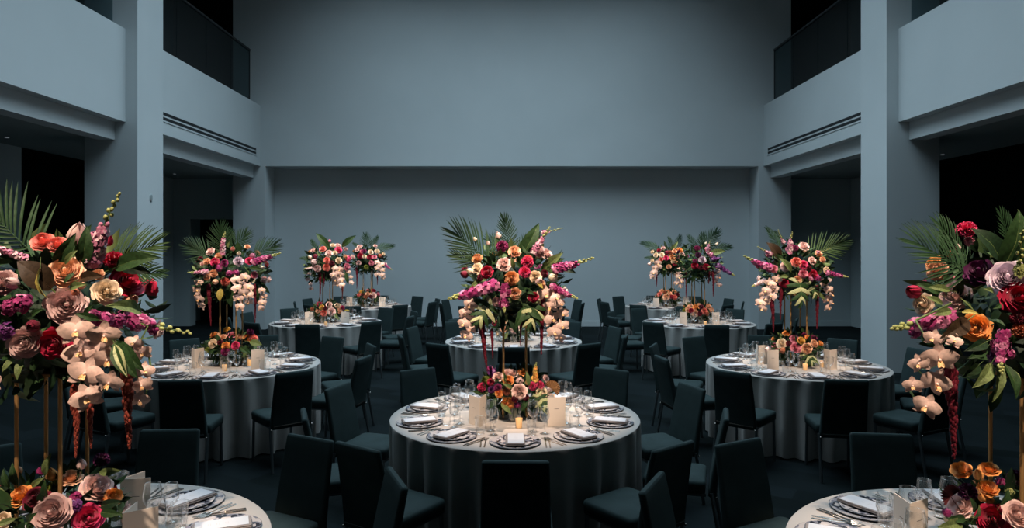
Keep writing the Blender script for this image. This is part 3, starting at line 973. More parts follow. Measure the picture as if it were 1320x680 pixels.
def cloth_mesh(seed):
    rnd = random.Random(seed)
    b = MB(); n = 320; R = .9
    p1, p2, p3, p4 = (rnd.random() * 6 for _ in range(4))
    def fold(a):
        w = 25 * a + 1.1 * math.sin(3 * a + p1) + .9 * math.sin(5 * a + p2)
        main = 1.0 - 2.0 * abs(math.sin(.5 * w)) ** 1.1
        amp = .62 + .38 * math.sin(2 * a + p3) * math.sin(5 * a + p4)
        return main * amp + .30 * math.sin(31 * a + 2 * math.sin(4 * a + p2)) * (.5 + .5 * math.sin(3 * a + p4))
    creases = [(rnd.random() * 2 * PI) for _ in range(4)]
    rows = [[(0.001 * math.cos(2 * PI * j / n), 0.001 * math.sin(2 * PI * j / n), .7505) for j in range(n)]]
    for r in (.3, .6, .85): rows.append([(r * math.cos(2 * PI * j / n), r * math.sin(2 * PI * j / n), .7505) for j in range(n)])
    for r, z in ((.896, .7505), (.8995, .7492), (.9008, .746)): rows.append([(r * math.cos(2 * PI * j / n), r * math.sin(2 * PI * j / n), z) for j in range(n)])
    for z in (.738, .715, .66, .58, .49, .40, .31, .22, .13, .06, .012):
        t = (.746 - z) / .735
        row = []
        for j in range(n):
            a = 2 * PI * j / n
            f = fold(a)
            r = .902 - .010 * t + (.040 if f > 0 else .105) * f * t ** .5
            zz = z + (.012 * fold(a * 1.0 + .5) if z < .05 else 0)
            row.append((r * math.cos(a), r * math.sin(a), max(.004, zz)))
        rows.append(row)
    b.grid(rows, M['cloth'], True)
    return b.mesh('tablecloth')

def banquet_table(label, x, y, cloth):
    r = empty('banquet_table', label, 'table', (x, y, 0), 0, 'round banquet tables')
    obj('tablecloth', cloth, r, rot=(0, 0, rnd.random() * 6), label='floor-length grey linen tablecloth')
    def top():
        b = MB(); b.lathe([(.001, .722), (.875, .722), (.88, .728), (.88, .741), (.875, .747), (.001, .747)], M['wood'], 48); return b.mesh('tabletop')
    obj('tabletop', cached(('ttop',), top), r, label='bare round tabletop under the cloth')
    def leg():
        b = MB(); b.tube([(0, 0, .722), (0, 0, .0)], .016, M['leg'], 10); return b.mesh('leg')
    for dx in (-.45, .45):
        for dy in (-.3, .3): obj('leg', cached(('tleg',), leg), r, (dx, dy, 0))

CARDS = [('C', 618, 550, 0, 'left of the low flowers'), ('C', 706, 549.6, -60, 'right of the low flowers'),
         ('ML', 251, 475, 0, 'left of the low flowers'), ('ML', 324, 476.5, -60, 'right of the low flowers'),
         ('MR', 989, 476.8, -60, 'left of the low flowers'), ('MR', 977, 469.4, -50, 'half hidden behind the left card'), ('MR', 1070, 476.8, -35, 'right of the low flowers'),
         ('NL', 155, 675.6, -60, 'farther from the camera'), ('NL', 158, 728, -33, 'nearer the camera'), ('NR', 1173, 713, -40, 'left of the low flowers'),
         ('BL', 393, 418.2, -60, 'left of the low flowers'), ('BL', 440, 418.2, -60, 'right of the low flowers'),
         ('BR', 876, 418.2, -55, 'left of the low flowers'), ('BR', 918, 418.4, -60, 'right of the low flowers'),
         ('FL', 450, 395, 0, 'left of the low flowers'), ('FL', 489, 395, -60, 'right of the low flowers'),
         ('FR', 842, 396.5, -60, 'left of the low flowers'), ('FR', 881, 394, -60, 'right of the low flowers')]
def foot(px, py):
    Y = F * (CH - .7505) / (py - HY)
    return at(px, py, Y)
CARD_AT = []
for key, px, py, rz, wh in CARDS:
    p = foot(px, py)
    for dg in (128, 70):
        e = math.radians(dg + rz)
        for q in (0, .04, .085, .125): CARD_AT.append(Vector((p.x + q * math.cos(e), p.y + q * math.sin(e), 0)))
def clear_of_cards(p):
    for _ in range(8):
        for c in CARD_AT:
            d = Vector((p.x - c.x, p.y - c.y, 0))
            if d.length < .058:
                p = p + (d.normalized() if d.length > 1e-4 else Vector((0, -1, 0))) * (.060 - d.length)
    return p

def in_frame(p, mg=70):
    if p.y < .4: return False
    x = CX + F * p.x / p.y; y = HY + F * (CH - p.z) / p.y
    return -mg < x < 1320 + mg and y < 680 + mg

SEATS = ['front', 'front-right', 'right-front', 'right-rear', 'rear-right', 'rear', 'rear-left', 'left-rear', 'left-front', 'front-left']
rnd = random.Random(77)
for key, (tx, ty, rot, sx, tn) in TABLES.items():
    v = len(key) + (key[0] == 'M')
    banquet_table('round banquet table under a floor-length grey linen cloth, the ' + tn, tx, ty, cached(('cloth', v), lambda: cloth_mesh(len(key) * 3 + (key[0] == 'M'))))
    near = ty < 10
    zt = .7505
    for k in range(10):
        a = math.radians(rot * (-1 if False else 1) + 36 * k)
        u = Vector((math.sin(a), -math.cos(a), 0)); f = -u; rt = Vector((f.y, -f.x, 0))
        c0 = Vector((tx, ty, 0)); sn = SEATS[k]
        ja = rnd.uniform(-.05, .05); jr = rnd.uniform(0, .03)
        J = [rnd.uniform(-1, 1) for _ in range(12)]
        p = c0 + u * (1.375 + jr)
        if in_frame(p + Vector((0, 0, .86)), 120) and want('%s:%d:chair' % (key, k)):
            chair('dark charcoal upholstered chair at the %s place of the %s' % (sn, tn), p, a + ja, 'dining chairs of the ' + tn)
        if key == 'CF': continue
        P = lambda r, s, z: c0 + u * r + rt * s + Vector((0, 0, z))
        where = ', %s seat of the %s' % (sn, tn)
        def item(kind, name, me, r, s, z, rz, label, cat, group):
            if in_frame(P(r, s, z)) and want('%s:%d:%s' % (key, k, kind)):
                p = P(r, s, z)
                if cat == 'glass': p = clear_of_cards(p)
                tag(obj(name, me, None, p, (0, 0, rz)), label, cat, group)
        item('charger', 'charger_plate', TW['charger'], .70, 0, zt, a + J[0] * 3, 'dark patterned charger plate' + where, 'plate', 'charger plates')
        item('plate', 'dinner_plate', TW['plate'], .70, 0, zt + .0045, a + J[1] * 3, 'floral dinner plate on its charger' + where, 'plate', 'dinner plates')
        item('napkin', 'folded_napkin', TW['napkin'], .70, 0, zt + .0145, a + J[2] * .04, 'folded taupe napkin on the plate' + where, 'napkin', 'napkins on the plates')
        item('menu', 'menu_card', TW['menu'], .70, .004, zt + .0282, a + J[2] * .04 + J[3] * .05, 'white menu card on the napkin' + where, 'menu card', 'menu cards')
        if near:
            item('fork1', 'fork', TW['fork'], .70, -.215, zt + .0004, a + J[4] * .04, 'outer fork left of the plate' + where, 'fork', 'forks')
            item('fork2', 'fork', TW['fork'], .70, -.188, zt + .0004, a + J[5] * .04, 'inner fork beside the plate' + where, 'fork', 'forks')
            item('knife1', 'knife', TW['knife'], .70, .190, zt + .0004, a + J[6] * .04, 'inner knife beside the plate' + where, 'knife', 'knives')
            item('knife2', 'knife', TW['knife'], .70, .215, zt + .0004, a + J[7] * .04, 'outer knife right of the plate' + where, 'knife', 'knives')
        item('wine', 'wine_glass', TW['wine'], .43 + J[8] * .012, .120, zt, 0, 'taller stemmed wine glass' + where, 'glass', 'wine glasses')
        item('wine2', 'wine_glass', TW['wine2'], .50 + J[9] * .012, .190 + J[10] * .006, zt, 0, 'smaller stemmed wine glass' + where, 'glass', 'wine glasses')
        item('tumbler', 'tumbler', TW['tumbler'], .535 + J[11] * .008, .108, zt, 0, 'clear straight water tumbler' + where, 'glass', 'water tumblers')

# standing cards and candles: pixel of the foot, turn, label
for key, px, py, rz, wh in CARDS:
    Y = F * (CH - .7505) / (py - HY)
    p = at(px, py, Y)
    tag(obj('table_card', TW['card'], None, (p.x, p.y, .7508), (0, 0, math.radians(rz))), 'standing folded cream card %s on the %s' % (wh, TABLES[key][4]), 'card', 'folded table cards')
CANDLES = [('C', 669, 551, 'in front of the low flowers'), ('C', 711, 519, 'behind the right card'), ('ML', 289.5, 478, 'in front of the low flowers'), ('ML', 322, 471, 'beside the right card'),
           ('MR', 1038, 477, 'in front of the low flowers'), ('MR', 1060, 473, 'between flowers and right card'),
           ('BL', 420, 420, 'in front of the low flowers'), ('BR', 909, 419, 'in front of the low flowers')]
for key, px, py, wh in CANDLES:
    Y = F * (CH - .7505) / (py - HY)
    p = at(px, py, Y)
    r = empty('votive_candle', 'small amber votive candle %s on the %s' % (wh, TABLES[key][4]), 'candle', (p.x, p.y, .7508), 0, 'votive candles')
    for nm, me, lb in (('glass_holder', VOT[0], None), ('candle', VOT[1], 'pale wax candle'), ('flame', VOT[2], 'small flame')): obj(nm, me, r, scale=(.72, .72, .92), label=lb)

# ------------------------------------------------------------------ the centrepieces
WARMC = ['blush', 'crimson', 'peach', 'cream', 'magenta', 'orange']
# --- front centre
tall_arrangement('C', 'large tall flower arrangement on brass rods in the middle of the front centre table', [
    ('P', 638, 348, 592, 304), ('P', 656, 326, 650, 284, False, .6, .1, .12), ('P', 640, 352, 588, 330, True, .5), ('P', 666, 330, 692, 306, False, .6, .16, .2),
    ('L', 668, 342, 695, 287, 'leaf', -.05, -.03), ('L', 699, 348, 726, 325, 'leaf_pale'), ('L', 700, 344, 728, 333, 'leaf'), ('L', 714, 344, 743, 352, 'leaf_dark'),
    ('L', 625, 360, 604, 372, 'leaf_pale'), ('L', 690, 360, 700, 372, 'gold_leaf', -.3, -.36), ('L', 662, 346, 658, 330, 'leaf_pale', -.3, -.34),
    ('L', 676, 398, 690, 432, 'leaf', -.25, -.3), ('L', 676, 396, 664, 424, 'leaf', -.28, -.33), ('L', 676, 396, 700, 414, 'leaf', -.28, -.33), ('L', 645, 400, 648, 428, 'leaf_dark', -.26, -.3),
    ('L', 680, 372, 652, 384, 'leaf_dark', -.3, -.34), ('L', 672, 372, 690, 380, 'leaf', -.3, -.34), ('L', 655, 405, 668, 432, 'leaf_dark', -.2, -.2), ('L', 690, 395, 700, 425, 'leaf_dark', -.2, -.2),
    ('M', 634, 388, 612, 420), ('M', 690, 388, 682, 424),
    ('R', 'blush', 649, 339.5, 18), ('K', 'peach', 663.4, 322.5, 16), ('R', 'crimson', 627, 349.6, 16), ('B', 'burgundy', 598, 353, 11), ('B', 'cream', 605, 349, 9),
    ('R', 'cream', 614, 345, 14), ('K', 'toffee', 614, 332, 14), ('C', 'magenta', 647, 316, 17), ('B', 'cream', 612, 308, 6), ('B', 'blush', 629, 313, 6), ('B', 'blush', 642, 303, 9),
    ('C', 'hotpink', 680.4, 337, 17), ('C', 'hotpink', 676.5, 350, 16), ('K', 'coral', 681, 333, 12), ('K', 'toffee', 659.5, 357.6, 18), ('K', 'peach', 664, 378.5, 15), ('R', 'crimson', 688, 383, 13),
    ('K', 'cream', 691, 356, 16), ('R', 'blush', 696.3, 322, 18), ('R', 'blush', 705.6, 326, 15), ('K', 'burgundy', 703, 352, 10), ('B', 'cream', 714, 357, 13), ('K', 'mauve', 640, 389, 12),
    ('K', 'peach', 699, 365, 10), ('B', 'mauve', 695, 362, 12), ('C', 'burgundy', 619, 357, 10), ('G', 'magenta', 649, 390, 17), ('G', 'magenta', 652, 376, 15), ('B', 'crimson', 671, 410, 8),
    ('G', 'magenta', 630, 369, 15), ('G', 'magenta', 616, 375, 15), ('G', 'stockpink', 603, 381, 13), ('G', 'stockpink', 692, 318, 12), ('G', 'magenta', 722, 341, 15),
    ('S', 'stockpink', 688, 326, 708, 294, .55), ('S', 'stockpink', 700, 300, 724, 295, .2), ('S', 'magenta', 714, 347, 764, 335, .55), ('S', 'magenta', 710, 368, 742, 386, .75),
    ('S', 'magenta', 640, 367, 580, 387, .75), ('S', 'magenta', 651, 366, 647, 402, .8),
    ('O', 'orchid', [(703, 379, 21), (709, 395, 20), (721.5, 391, 16), (725, 404, 16), (711, 411, 20), (725, 420, 17), (714, 428, 18), (722, 434, 15), (716, 384, 15), (705, 404, 14)]),
    ('O', 'orchid', [(606, 393.5, 17), (600, 404, 16), (598, 417, 16), (607, 424, 13), (601, 432, 16), (610, 412, 12)]),
    ('T', 620, 414, 626, 473), ('T', 634, 425, 634.5, 462, 'amaranth', .7), ('T', 699.7, 384, 699, 457, 'amaranth', 1.0), ('T', 672, 410, 671, 445, 'amaranth', .6)],
    WARMC, 1)
low_arrangement('C', 'low bright flower arrangement around the brass rods of the front centre table', [
    ('G', 'purple', 634, 478, 14), ('G', 'magenta', 631, 474, 10), ('R', 'blush', 641.5, 484, 14), ('R', 'blush', 654, 479, 15), ('R', 'blush', 661, 480, 13), ('K', 'orange', 655, 489, 14), ('R', 'orange', 675, 478, 13),
    ('C', 'greenball', 625, 489, 12), ('C', 'hotpink', 620, 498.5, 13), ('C', 'crimson', 632, 491.6, 11), ('C', 'magenta', 641, 499, 11), ('C', 'purple', 633, 502, 11), ('K', 'orange', 642.5, 507, 11),
    ('C', 'rust', 653, 504, 11), ('R', 'blush', 669.4, 504.5, 19), ('G', 'mauve', 670, 490, 11), ('S', 'yellow', 691, 490, 688, 468, .8), ('K', 'yellow', 690, 487, 9), ('C', 'hotpink', 687, 497, 12), ('C', 'hotpink', 697, 496, 12),
    ('R', 'cream', 699.6, 507, 17), ('R', 'blush', 704.7, 487, 11), ('F', 711, 501, 21, 'fan', -.7), ('R', 'orange', 654, 521, 16), ('C', 'burgundy', 664, 514, 10), ('G', 'magenta', 667, 522, 10), ('K', 'burgundy', 678, 512, 8),
    ('L', 690, 515, 706, 534, 'variegated', -.2, -.24), ('L', 640, 512, 630, 528, 'leaf', -.2, -.24), ('L', 680, 512, 672, 530, 'leaf', -.2, -.22), ('L', 682, 496, 678, 478, 'leaf_pale', -.2, -.2), ('L', 630, 505, 612, 504, 'leaf_pale', -.1, -.1),
    ('L', 660, 500, 648, 494, 'leaf_pale', -.24, -.27), ('L', 700, 513, 716, 520, 'leaf', -.15, -.2), ('L', 646, 520, 660, 534, 'leaf_pale', -.2, -.24), ('M', 694, 508, 706, 530, -.2, -.24)],
    WARMC, 2)
# --- left middle
tall_arrangement('ML', 'tall flower arrangement with palm crown and blush orchids on the left middle table', [
    ('P', 280, 337, 246, 318), ('P', 288, 327, 284, 294, False, .85), ('P', 300, 327, 316, 303), ('P', 326, 332, 353, 317), ('P', 296, 330, 296, 300, False, .6, .1, .1),
    ('R', 'blush', 270.4, 323, 12), ('K', 'peach', 281, 329, 10), ('K', 'peach', 265.6, 336, 10), ('K', 'blush', 260, 339, 8), ('R', 'hotpink', 276, 337, 13), ('R', 'magenta', 289, 338.5, 10), ('R', 'lilac', 307.6, 336, 13),
    ('R', 'hotpink', 322, 335.5, 11), ('K', 'peach', 274.5, 352, 11), ('K', 'peach', 265.6, 357, 10), ('B', 'peach', 277, 363, 9), ('B', 'cream', 308, 326, 7), ('K', 'peach', 319, 316.7, 8), ('B', 'cream', 338, 345, 8),
    ('C', 'coral', 290, 363, 13), ('K', 'pink', 328.6, 354, 10), ('R', 'blush', 341.6, 361, 11), ('G', 'magenta', 282, 345, 11), ('G', 'magenta', 304, 351, 11), ('G', 'magenta', 295, 352, 10), ('B', 'coral', 300, 320, 7), ('C', 'burgundy', 258, 333, 8),
    ('G', 'stockpink', 262, 350, 9), ('G', 'magenta', 333, 337, 10), ('G', 'stockpink', 326, 329, 9),
    ('S', 'stockpink', 287, 327, 286.6, 300, .7), ('S', 'stockpink', 268, 350, 243, 352, .65), ('S', 'magenta', 326, 338, 359, 328, .65), ('L', 296, 344, 306, 342, 'leaf', -.3, -.35), ('L', 322, 345, 340, 348, 'leaf', -.25, -.25),
    ('O', 'orchid', [(304, 360, 12), (315.7, 357, 12), (305, 371, 12), (320.5, 370, 12), (307, 384, 12), (321, 380.5, 12), (309, 395, 12), (321, 389, 11), (314, 377, 12), (313, 366, 10)], .36),
    ('O', 'orchid', [(256.7, 363, 10), (255, 373, 12), (256.7, 385, 13), (259, 393.5, 12), (254, 380, 10)], .2), ('O', 'orchid', [(337.5, 374, 9), (339, 382, 10), (338, 390, 10), (336.7, 397, 9)], .15),
    ('T', 269, 368, 271.5, 420), ('T', 328, 368, 328, 416, 'amaranth', .7), ('L', 285, 372, 283, 388, 'gold_leaf', -.3, -.33, 0, 1.6), ('L', 270, 360, 260, 385, 'leaf_dark', -.2, -.2), ('L', 296, 366, 298, 396, 'leaf', -.2, -.2), ('L', 330, 362, 348, 378, 'leaf_dark', -.1, -.1), ('L', 330, 362, 332, 392, 'leaf', -.1, -.1)],
    WARMC, 3)
low_arrangement('ML', 'low orange and pink flower arrangement on the left middle table', [
    ('R', 'orange', 274.5, 430, 11), ('R', 'cream', 273, 441.5, 13), ('K', 'yellow', 292, 423, 10), ('R', 'peach', 287, 433, 9), ('R', 'pink', 299.5, 430, 12), ('K', 'peach', 309, 432.5, 10), ('K', 'orange', 290, 444.7, 11), ('R', 'hotpink', 303.6, 444.7, 11),
    ('C', 'magenta', 290, 453, 13), ('R', 'orange', 320, 434, 13), ('K', 'coral', 328, 434, 12), ('C', 'magenta', 323, 427, 11), ('B', 'peach', 282, 431, 7), ('L', 322, 440, 338, 444, 'leaf_pale', -.2, -.2, 0, 1.6), ('L', 280, 450, 268, 456, 'leaf', -.2, -.2), ('L', 310, 448, 322, 456, 'leaf', -.2, -.25), ('C', 'greenball', 267, 451, 9), ('K', 'burgundy', 283, 440, 8)],
    WARMC, 4)
# --- right middle
tall_arrangement('MR', 'tall flower arrangement with striped monstera leaf on the right middle table', [
    ('P', 1036, 332, 1084, 312, True, .7), ('P', 1004, 322, 989, 296, False, .4), ('P', 1012, 318, 1000, 300, False, .4, .1, .1), ('L', 1006, 334, 988, 312, 'bronze', -.1, -.12, 0, 1.5),
    ('R', 'blush', 1037, 316, 14), ('R', 'blush', 1013, 342.5, 14), ('R', 'coral', 1027, 337, 14), ('R', 'hotpink', 1036, 341, 12), ('R', 'blush', 1048, 335, 11), ('K', 'peach', 1056.5, 326, 11), ('K', 'peach', 1061.5, 334, 9), ('K', 'cream', 1066.6, 348, 10),
    ('R', 'pink', 1036, 352.6, 12), ('R', 'crimson', 1049, 353.5, 12), ('K', 'peach', 1028.6, 361, 12), ('R', 'crimson', 1011, 365, 12), ('K', 'pink', 997, 346, 11), ('C', 'pink', 990.5, 327, 9), ('C', 'magenta', 1025, 319, 10),
    ('G', 'stockpink', 1018, 321, 12), ('G', 'stockpink', 1019, 313, 9), ('G', 'magenta', 1055, 358.5, 10), ('G', 'stockpink', 1046, 359, 9), ('G', 'purple', 985, 341, 9), ('C', 'burgundy', 1043, 345, 8),
    ('S', 'stockpink', 1018, 326, 1018, 300, .6), ('S', 'stockpink', 1010, 312, 1001, 297, .2), ('S', 'magenta', 992, 345, 957, 332, .6), ('S', 'stockpink', 994, 327, 975, 319, .3), ('S', 'magenta', 1066, 351, 1093, 358, .7), ('S', 'mauve', 986, 361, 968, 370, .7), ('S', 'stockpink', 1054, 325, 1071, 321, .1),
    ('O', 'orchid', [(1001.5, 360, 12), (992, 364.5, 12), (988, 374.6, 12), (997, 372, 12), (987, 385, 12), (995, 381, 12), (980, 390, 12), (990.5, 390, 11), (983, 397.5, 11), (984, 379, 10), (996, 366, 10)], .3),
    ('O', 'orchid', [(1063, 365, 11), (1068, 373, 11), (1071.7, 379, 10), (1066.6, 386, 11), (1071.7, 390, 10), (1067.5, 396.6, 10)], .2),
    ('M', 1029, 361, 1033, 395, -.33, -.40), ('M', 1042, 364, 1053, 384, -.24, -.30), ('L', 1020, 350, 1004, 332, 'leaf_pale', -.3, -.33), ('L', 1016, 356, 1003, 357, 'leaf_pale', -.3, -.33), ('L', 1053, 345, 1070, 338, 'leaf_pale', -.2, -.22), ('L', 1010, 370, 1004, 384, 'leaf', -.2, -.2),
    ('T', 1052.5, 370, 1052.5, 424), ('T', 994.6, 385, 996, 428), ('T', 1007.4, 372, 1007, 412, 'amaranth', .8)],
    WARMC, 5)
low_arrangement('MR', 'low pink and peach flower arrangement on the right middle table', [
    ('R', 'orange', 1013.7, 428, 11), ('R', 'cream', 1007, 441.5, 14), ('R', 'pink', 1024, 435, 12), ('K', 'yellow', 1033.5, 438, 11), ('R', 'pink', 1026, 447.5, 14), ('R', 'peach', 1041, 449, 15), ('C', 'magenta', 1049.7, 435, 11), ('R', 'peach', 1051, 442, 11),
    ('K', 'orange', 1059, 442, 8), ('C', 'magenta', 1038, 431, 9), ('K', 'pink', 997.5, 445, 8), ('B', 'blush', 989.4, 450, 9), ('K', 'orange', 1042, 434, 8), ('L', 1042, 458, 1056, 470, 'variegated', -.2, -.25), ('M', 1036, 456, 1050, 470, -.22, -.26), ('L', 1005, 450, 996, 456, 'leaf', -.2, -.2), ('K', 'burgundy', 1017, 442, 8), ('G', 'rust', 1008, 451, 9), ('G', 'burgundy', 1002, 452, 9)],
    WARMC, 6)
# --- near left
tall_arrangement('NL', 'towering flower arrangement with peach roses and blush orchids at the left edge', [
    ('P', 55, 338, -18, 266, False, .85, -.05, -.05), ('P', 142, 342, 196, 317, True, .85, .05, 0), ('P', 150, 352, 205, 352, False, .5), ('P', -10, 340, -40, 300),
    ('L', 66, 372, 22, 336, 'bronze', -.3, -.34, .3, 1.9), ('L', 52, 345, 60, 384, 'gold_leaf', -.33, -.36, 1.0, .9), ('L', 70, 342, 98, 300, 'leaf', -.25, -.25, .6), ('L', 104, 345, 112, 290, 'leaf', -.2, -.2, .6), ('L', 84, 340, 100, 322, 'leaf_pale', -.3, -.3),
    ('L', 182, 402, 136, 394, 'leaf_pale', -.2, -.36, 0, .9), ('L', 150, 345, 206, 331, 'leaf', -.1, -.15), ('L', 158, 346, 196, 352, 'leaf_dark', -.1, -.12), ('L', 148, 442, 178, 488, 'leaf', -.3, -.34), ('L', 148, 445, 164, 486, 'variegated', -.32, -.36), ('L', 150, 440, 186, 478, 'leaf', -.28, -.30),
    ('L', 104, 360, 134, 356, 'bronze', -.3, -.35), ('L', 90, 372, 112, 366, 'leaf_pale', -.35, -.38), ('L', 128, 412, 96, 404, 'leaf', -.36, -.4), ('L', 20, 460, 2, 480, 'leaf_pale', -.3, -.34), ('L', 30, 462, 22, 490, 'leaf_pale', -.3, -.34), ('L', 95, 352, 82, 366, 'leaf', -.36, -.38), ('L', 110, 408, 120, 392, 'leaf', -.36, -.38), ('L', 40, 408, 56, 398, 'leaf', -.36, -.38),
    ('R', 'peach', 83.6, 348, 40), ('R', 'mauve', 86, 392, 45), ('R', 'mauve', 2, 362.5, 32), ('B', 'mauve', 14, 364, 18), ('R', 'cream', 138, 374, 32), ('R', 'crimson', 166, 361, 38), ('C', 'crimson', 149, 334, 28), ('B', 'peach', 170, 386, 20),
    ('R', 'coral', 55, 309, 28), ('R', 'coral', 73, 313, 24), ('B', 'blush', 101, 300, 28), ('R', 'mauve', 29.4, 442, 38), ('R', 'crimson', 68, 443.6, 38), ('B', 'burgundy', 41, 420, 18), ('K', 'peach', 127, 352, 14), ('B', 'rust', 97, 376, 11), ('B', 'peach', 105, 367, 11),
    ('G', 'magenta', 26, 390, 28), ('G', 'magenta', 10, 396, 22), ('G', 'purple', 4, 427, 26), ('G', 'stockpink', 114, 312, 27), ('G', 'stockpink', 125, 306, 24), ('G', 'stockpink', 118, 334, 26), ('G', 'pink', 128, 322, 18), ('B', 'crimson', 140, 309, 14),
    ('G', 'magenta', 134, 412, 26), ('G', 'magenta', 152, 414, 24), ('G', 'magenta', 170, 408, 30), ('G', 'magenta', 180, 418, 22), ('G', 'magenta', 198, 427, 13), ('G', 'magenta', 120, 408, 20),
    ('S', 'stockpink', 122, 330, 146, 252, .45), ('S', 'stockpink', 34, 334, -14, 316, .7), ('S', 'magenta', 165, 408, 236, 434, .42),
    ('O', 'orchid', [(98, 427, 44), (105, 454, 48), (109.5, 482, 46), (112, 513, 42), (133.5, 433, 42), (138, 463, 40), (141, 493, 36), (121, 446, 32)], .34),
    ('O', 'orchid', [(172, 442, 24), (183, 455, 26), (186, 478, 27), (183, 497, 28), (179, 516, 29)], .22),
    ('T', 95, 500, 95, 590, 'amaranth_rust', .8), ('T', 99, 500, 101, 552, 'amaranth_rust', .9), ('T', 116, 505, 117, 577, 'amaranth_rust', .8), ('T', 164, 470, 166, 577, 'amaranth_rust', 1.0), ('T', 162, 470, 160, 530, 'amaranth', 1.0),
    ('R', 'blush', -25, 330, 36), ('R', 'crimson', -32, 400, 36), ('O', 'orchid', [(-20, 440, 40), (-24, 465, 40), (-18, 492, 38)], .3)],
    WARMC, 7, 6)
low_arrangement('NL', 'low flower arrangement with dusty roses on the near left corner table', [
    ('R', 'orange', 24, 637, 28), ('R', 'burgundy', 44, 641, 30), ('R', 'mauve', 65, 660, 44), ('R', 'peach', 92, 613, 24), ('R', 'blush', 127, 624, 36), ('K', 'orange', 148, 638, 22), ('R', 'hotpink', 114, 667, 34), ('G', 'magenta', 99, 640, 24), ('G', 'purple', 96, 652, 20),
    ('B', 'orange', 66, 610, 16), ('B', 'peach', 22, 605, 12), ('G', 'magenta', 53, 605, 13), ('C', 'greenball', 70, 625, 18), ('B', 'blush', 105, 597, 13), ('C', 'plum', 131, 590, 20), ('C', 'burgundy', 137, 645, 18), ('R', 'cream', 2, 670, 20), ('B', 'blush', 113, 630, 16),
    ('L', 128, 609, 157, 606, 'leaf_pale', -.1, -.1), ('L', 12, 628, 4, 604, 'leaf', -.1, -.1), ('L', 22, 625, 16, 596, 'leaf', -.1, -.1), ('L', 20, 668, -8, 678, 'leaf_pale', -.25, -.28), ('L', 58, 612, 66, 584, 'leaf_pale', -.1, -.1), ('L', 60, 640, 58, 618, 'leaf', -.2, -.22), ('L', 40, 628, 58, 614, 'leaf_pale', -.1, -.1),
    ('L', 130, 660, 158, 662, 'leaf', -.2, -.22), ('L', 36, 672, 48, 660, 'leaf', -.25, -.28), ('L', 130, 652, 160, 645, 'leaf_dark', -.1, -.12), ('R', 'crimson', -20, 640, 34), ('K', 'peach', -28, 668, 30)],
    WARMC, 8, 4)
# --- near right
tall_arrangement('NR', 'towering flower arrangement with lilac rose and blush orchids at the right edge', [
    ('P', 1248, 360, 1186, 316, False, .85, -.1, -.12), ('P', 1246, 352, 1212, 292, False, .6, -.05, -.05), ('P', 1300, 340, 1290, 280, False, .5),
    ('L', 1290, 336, 1252, 294, 'leaf_dark', -.1, -.1, 0, 1.5), ('L', 1290, 350, 1314, 270, 'leaf', -.12, -.14, 0, 1.5), ('L', 1308, 350, 1330, 280, 'leaf_dark', -.12, -.14, 0, 1.4),
    ('L', 1210, 378, 1180, 366, 'leaf', -.2, -.2), ('L', 1215, 392, 1192, 382, 'leaf_pale', -.3, -.3), ('L', 1224, 374, 1196, 370, 'leaf_pale', -.25, -.25), ('L', 1240, 402, 1262, 404, 'gold_leaf', -.34, -.38), ('L', 1248, 412, 1212, 436, 'bronze', -.3, -.34, 0, 1.2), ('L', 1226, 400, 1202, 406, 'leaf_pale', -.28, -.3),
    ('L', 1285, 462, 1280, 518, 'leaf_pale', -.28, -.32, 0, .7), ('L', 1278, 468, 1254, 500, 'leaf_pale', -.28, -.32), ('L', 1262, 470, 1240, 486, 'leaf', -.28, -.32), ('L', 1296, 470, 1310, 514, 'leaf', -.28, -.32), ('L', 1300, 475, 1316, 496, 'leaf_pale', -.26, -.3), ('L', 1270, 448, 1248, 462, 'leaf', -.32, -.36), ('L', 1272, 440, 1244, 452, 'leaf_dark', -.32, -.36), ('L', 1278, 412, 1296, 420, 'leaf', -.34, -.38), ('L', 1280, 376, 1268, 372, 'leaf_pale', -.36, -.38), ('L', 1290, 392, 1280, 398, 'leaf', -.36, -.38), ('L', 1255, 372, 1266, 366, 'leaf_pale', -.34, -.37),
    ('C', 'hotpink', 1245, 294, 26), ('G', 'pink', 1249, 310, 14), ('K', 'peach', 1206, 346, 26), ('B', 'rust', 1224, 326, 10), ('K', 'plum', 1262, 348, 36), ('R', 'lilac', 1299, 356, 44), ('R', 'crimson', 1317, 383, 42), ('B', 'crimson', 1176, 375, 20), ('R', 'cream', 1188, 391, 26), ('R', 'blush', 1230, 379, 36),
    ('R', 'orange', 1257, 422, 34), ('G', 'magenta', 1220, 411, 16), ('G', 'magenta', 1205, 416, 15), ('G', 'magenta', 1193, 419, 17), ('G', 'magenta', 1178, 428, 17), ('C', 'rust', 1315, 426, 20), ('G', 'magenta', 1290, 446, 26), ('G', 'purple', 1284, 460, 22), ('G', 'magenta', 1300, 455, 18), ('C', 'burgundy', 1312, 410, 18), ('B', 'pink', 1227, 357, 8), ('B', 'blush', 1234, 318, 9),
    ('S', 'magenta', 1226, 410, 1144, 426, .6), ('S', 'magenta', 1294, 428, 1284, 482, .7), ('S', 'bud', 1316, 350, 1312, 290, .1),
    ('O', 'orchid', [(1211, 463, 46), (1206, 494, 44), (1194, 524, 36), (1185, 469, 28), (1177, 497, 26), (1203, 436, 26), (1230, 439, 22)], .33),
    ('T', 1222, 470, 1226, 590, 'amaranth', 1.0), ('T', 1229, 478, 1229, 540, 'amaranth', 1.0),
    ('R', 'blush', 1345, 350, 36), ('R', 'peach', 1350, 410, 36), ('C', 'magenta', 1340, 440, 30), ('O', 'orchid', [(1345, 460, 40), (1350, 490, 40), (1344, 516, 36)], .28)],
    WARMC, 9, 6)
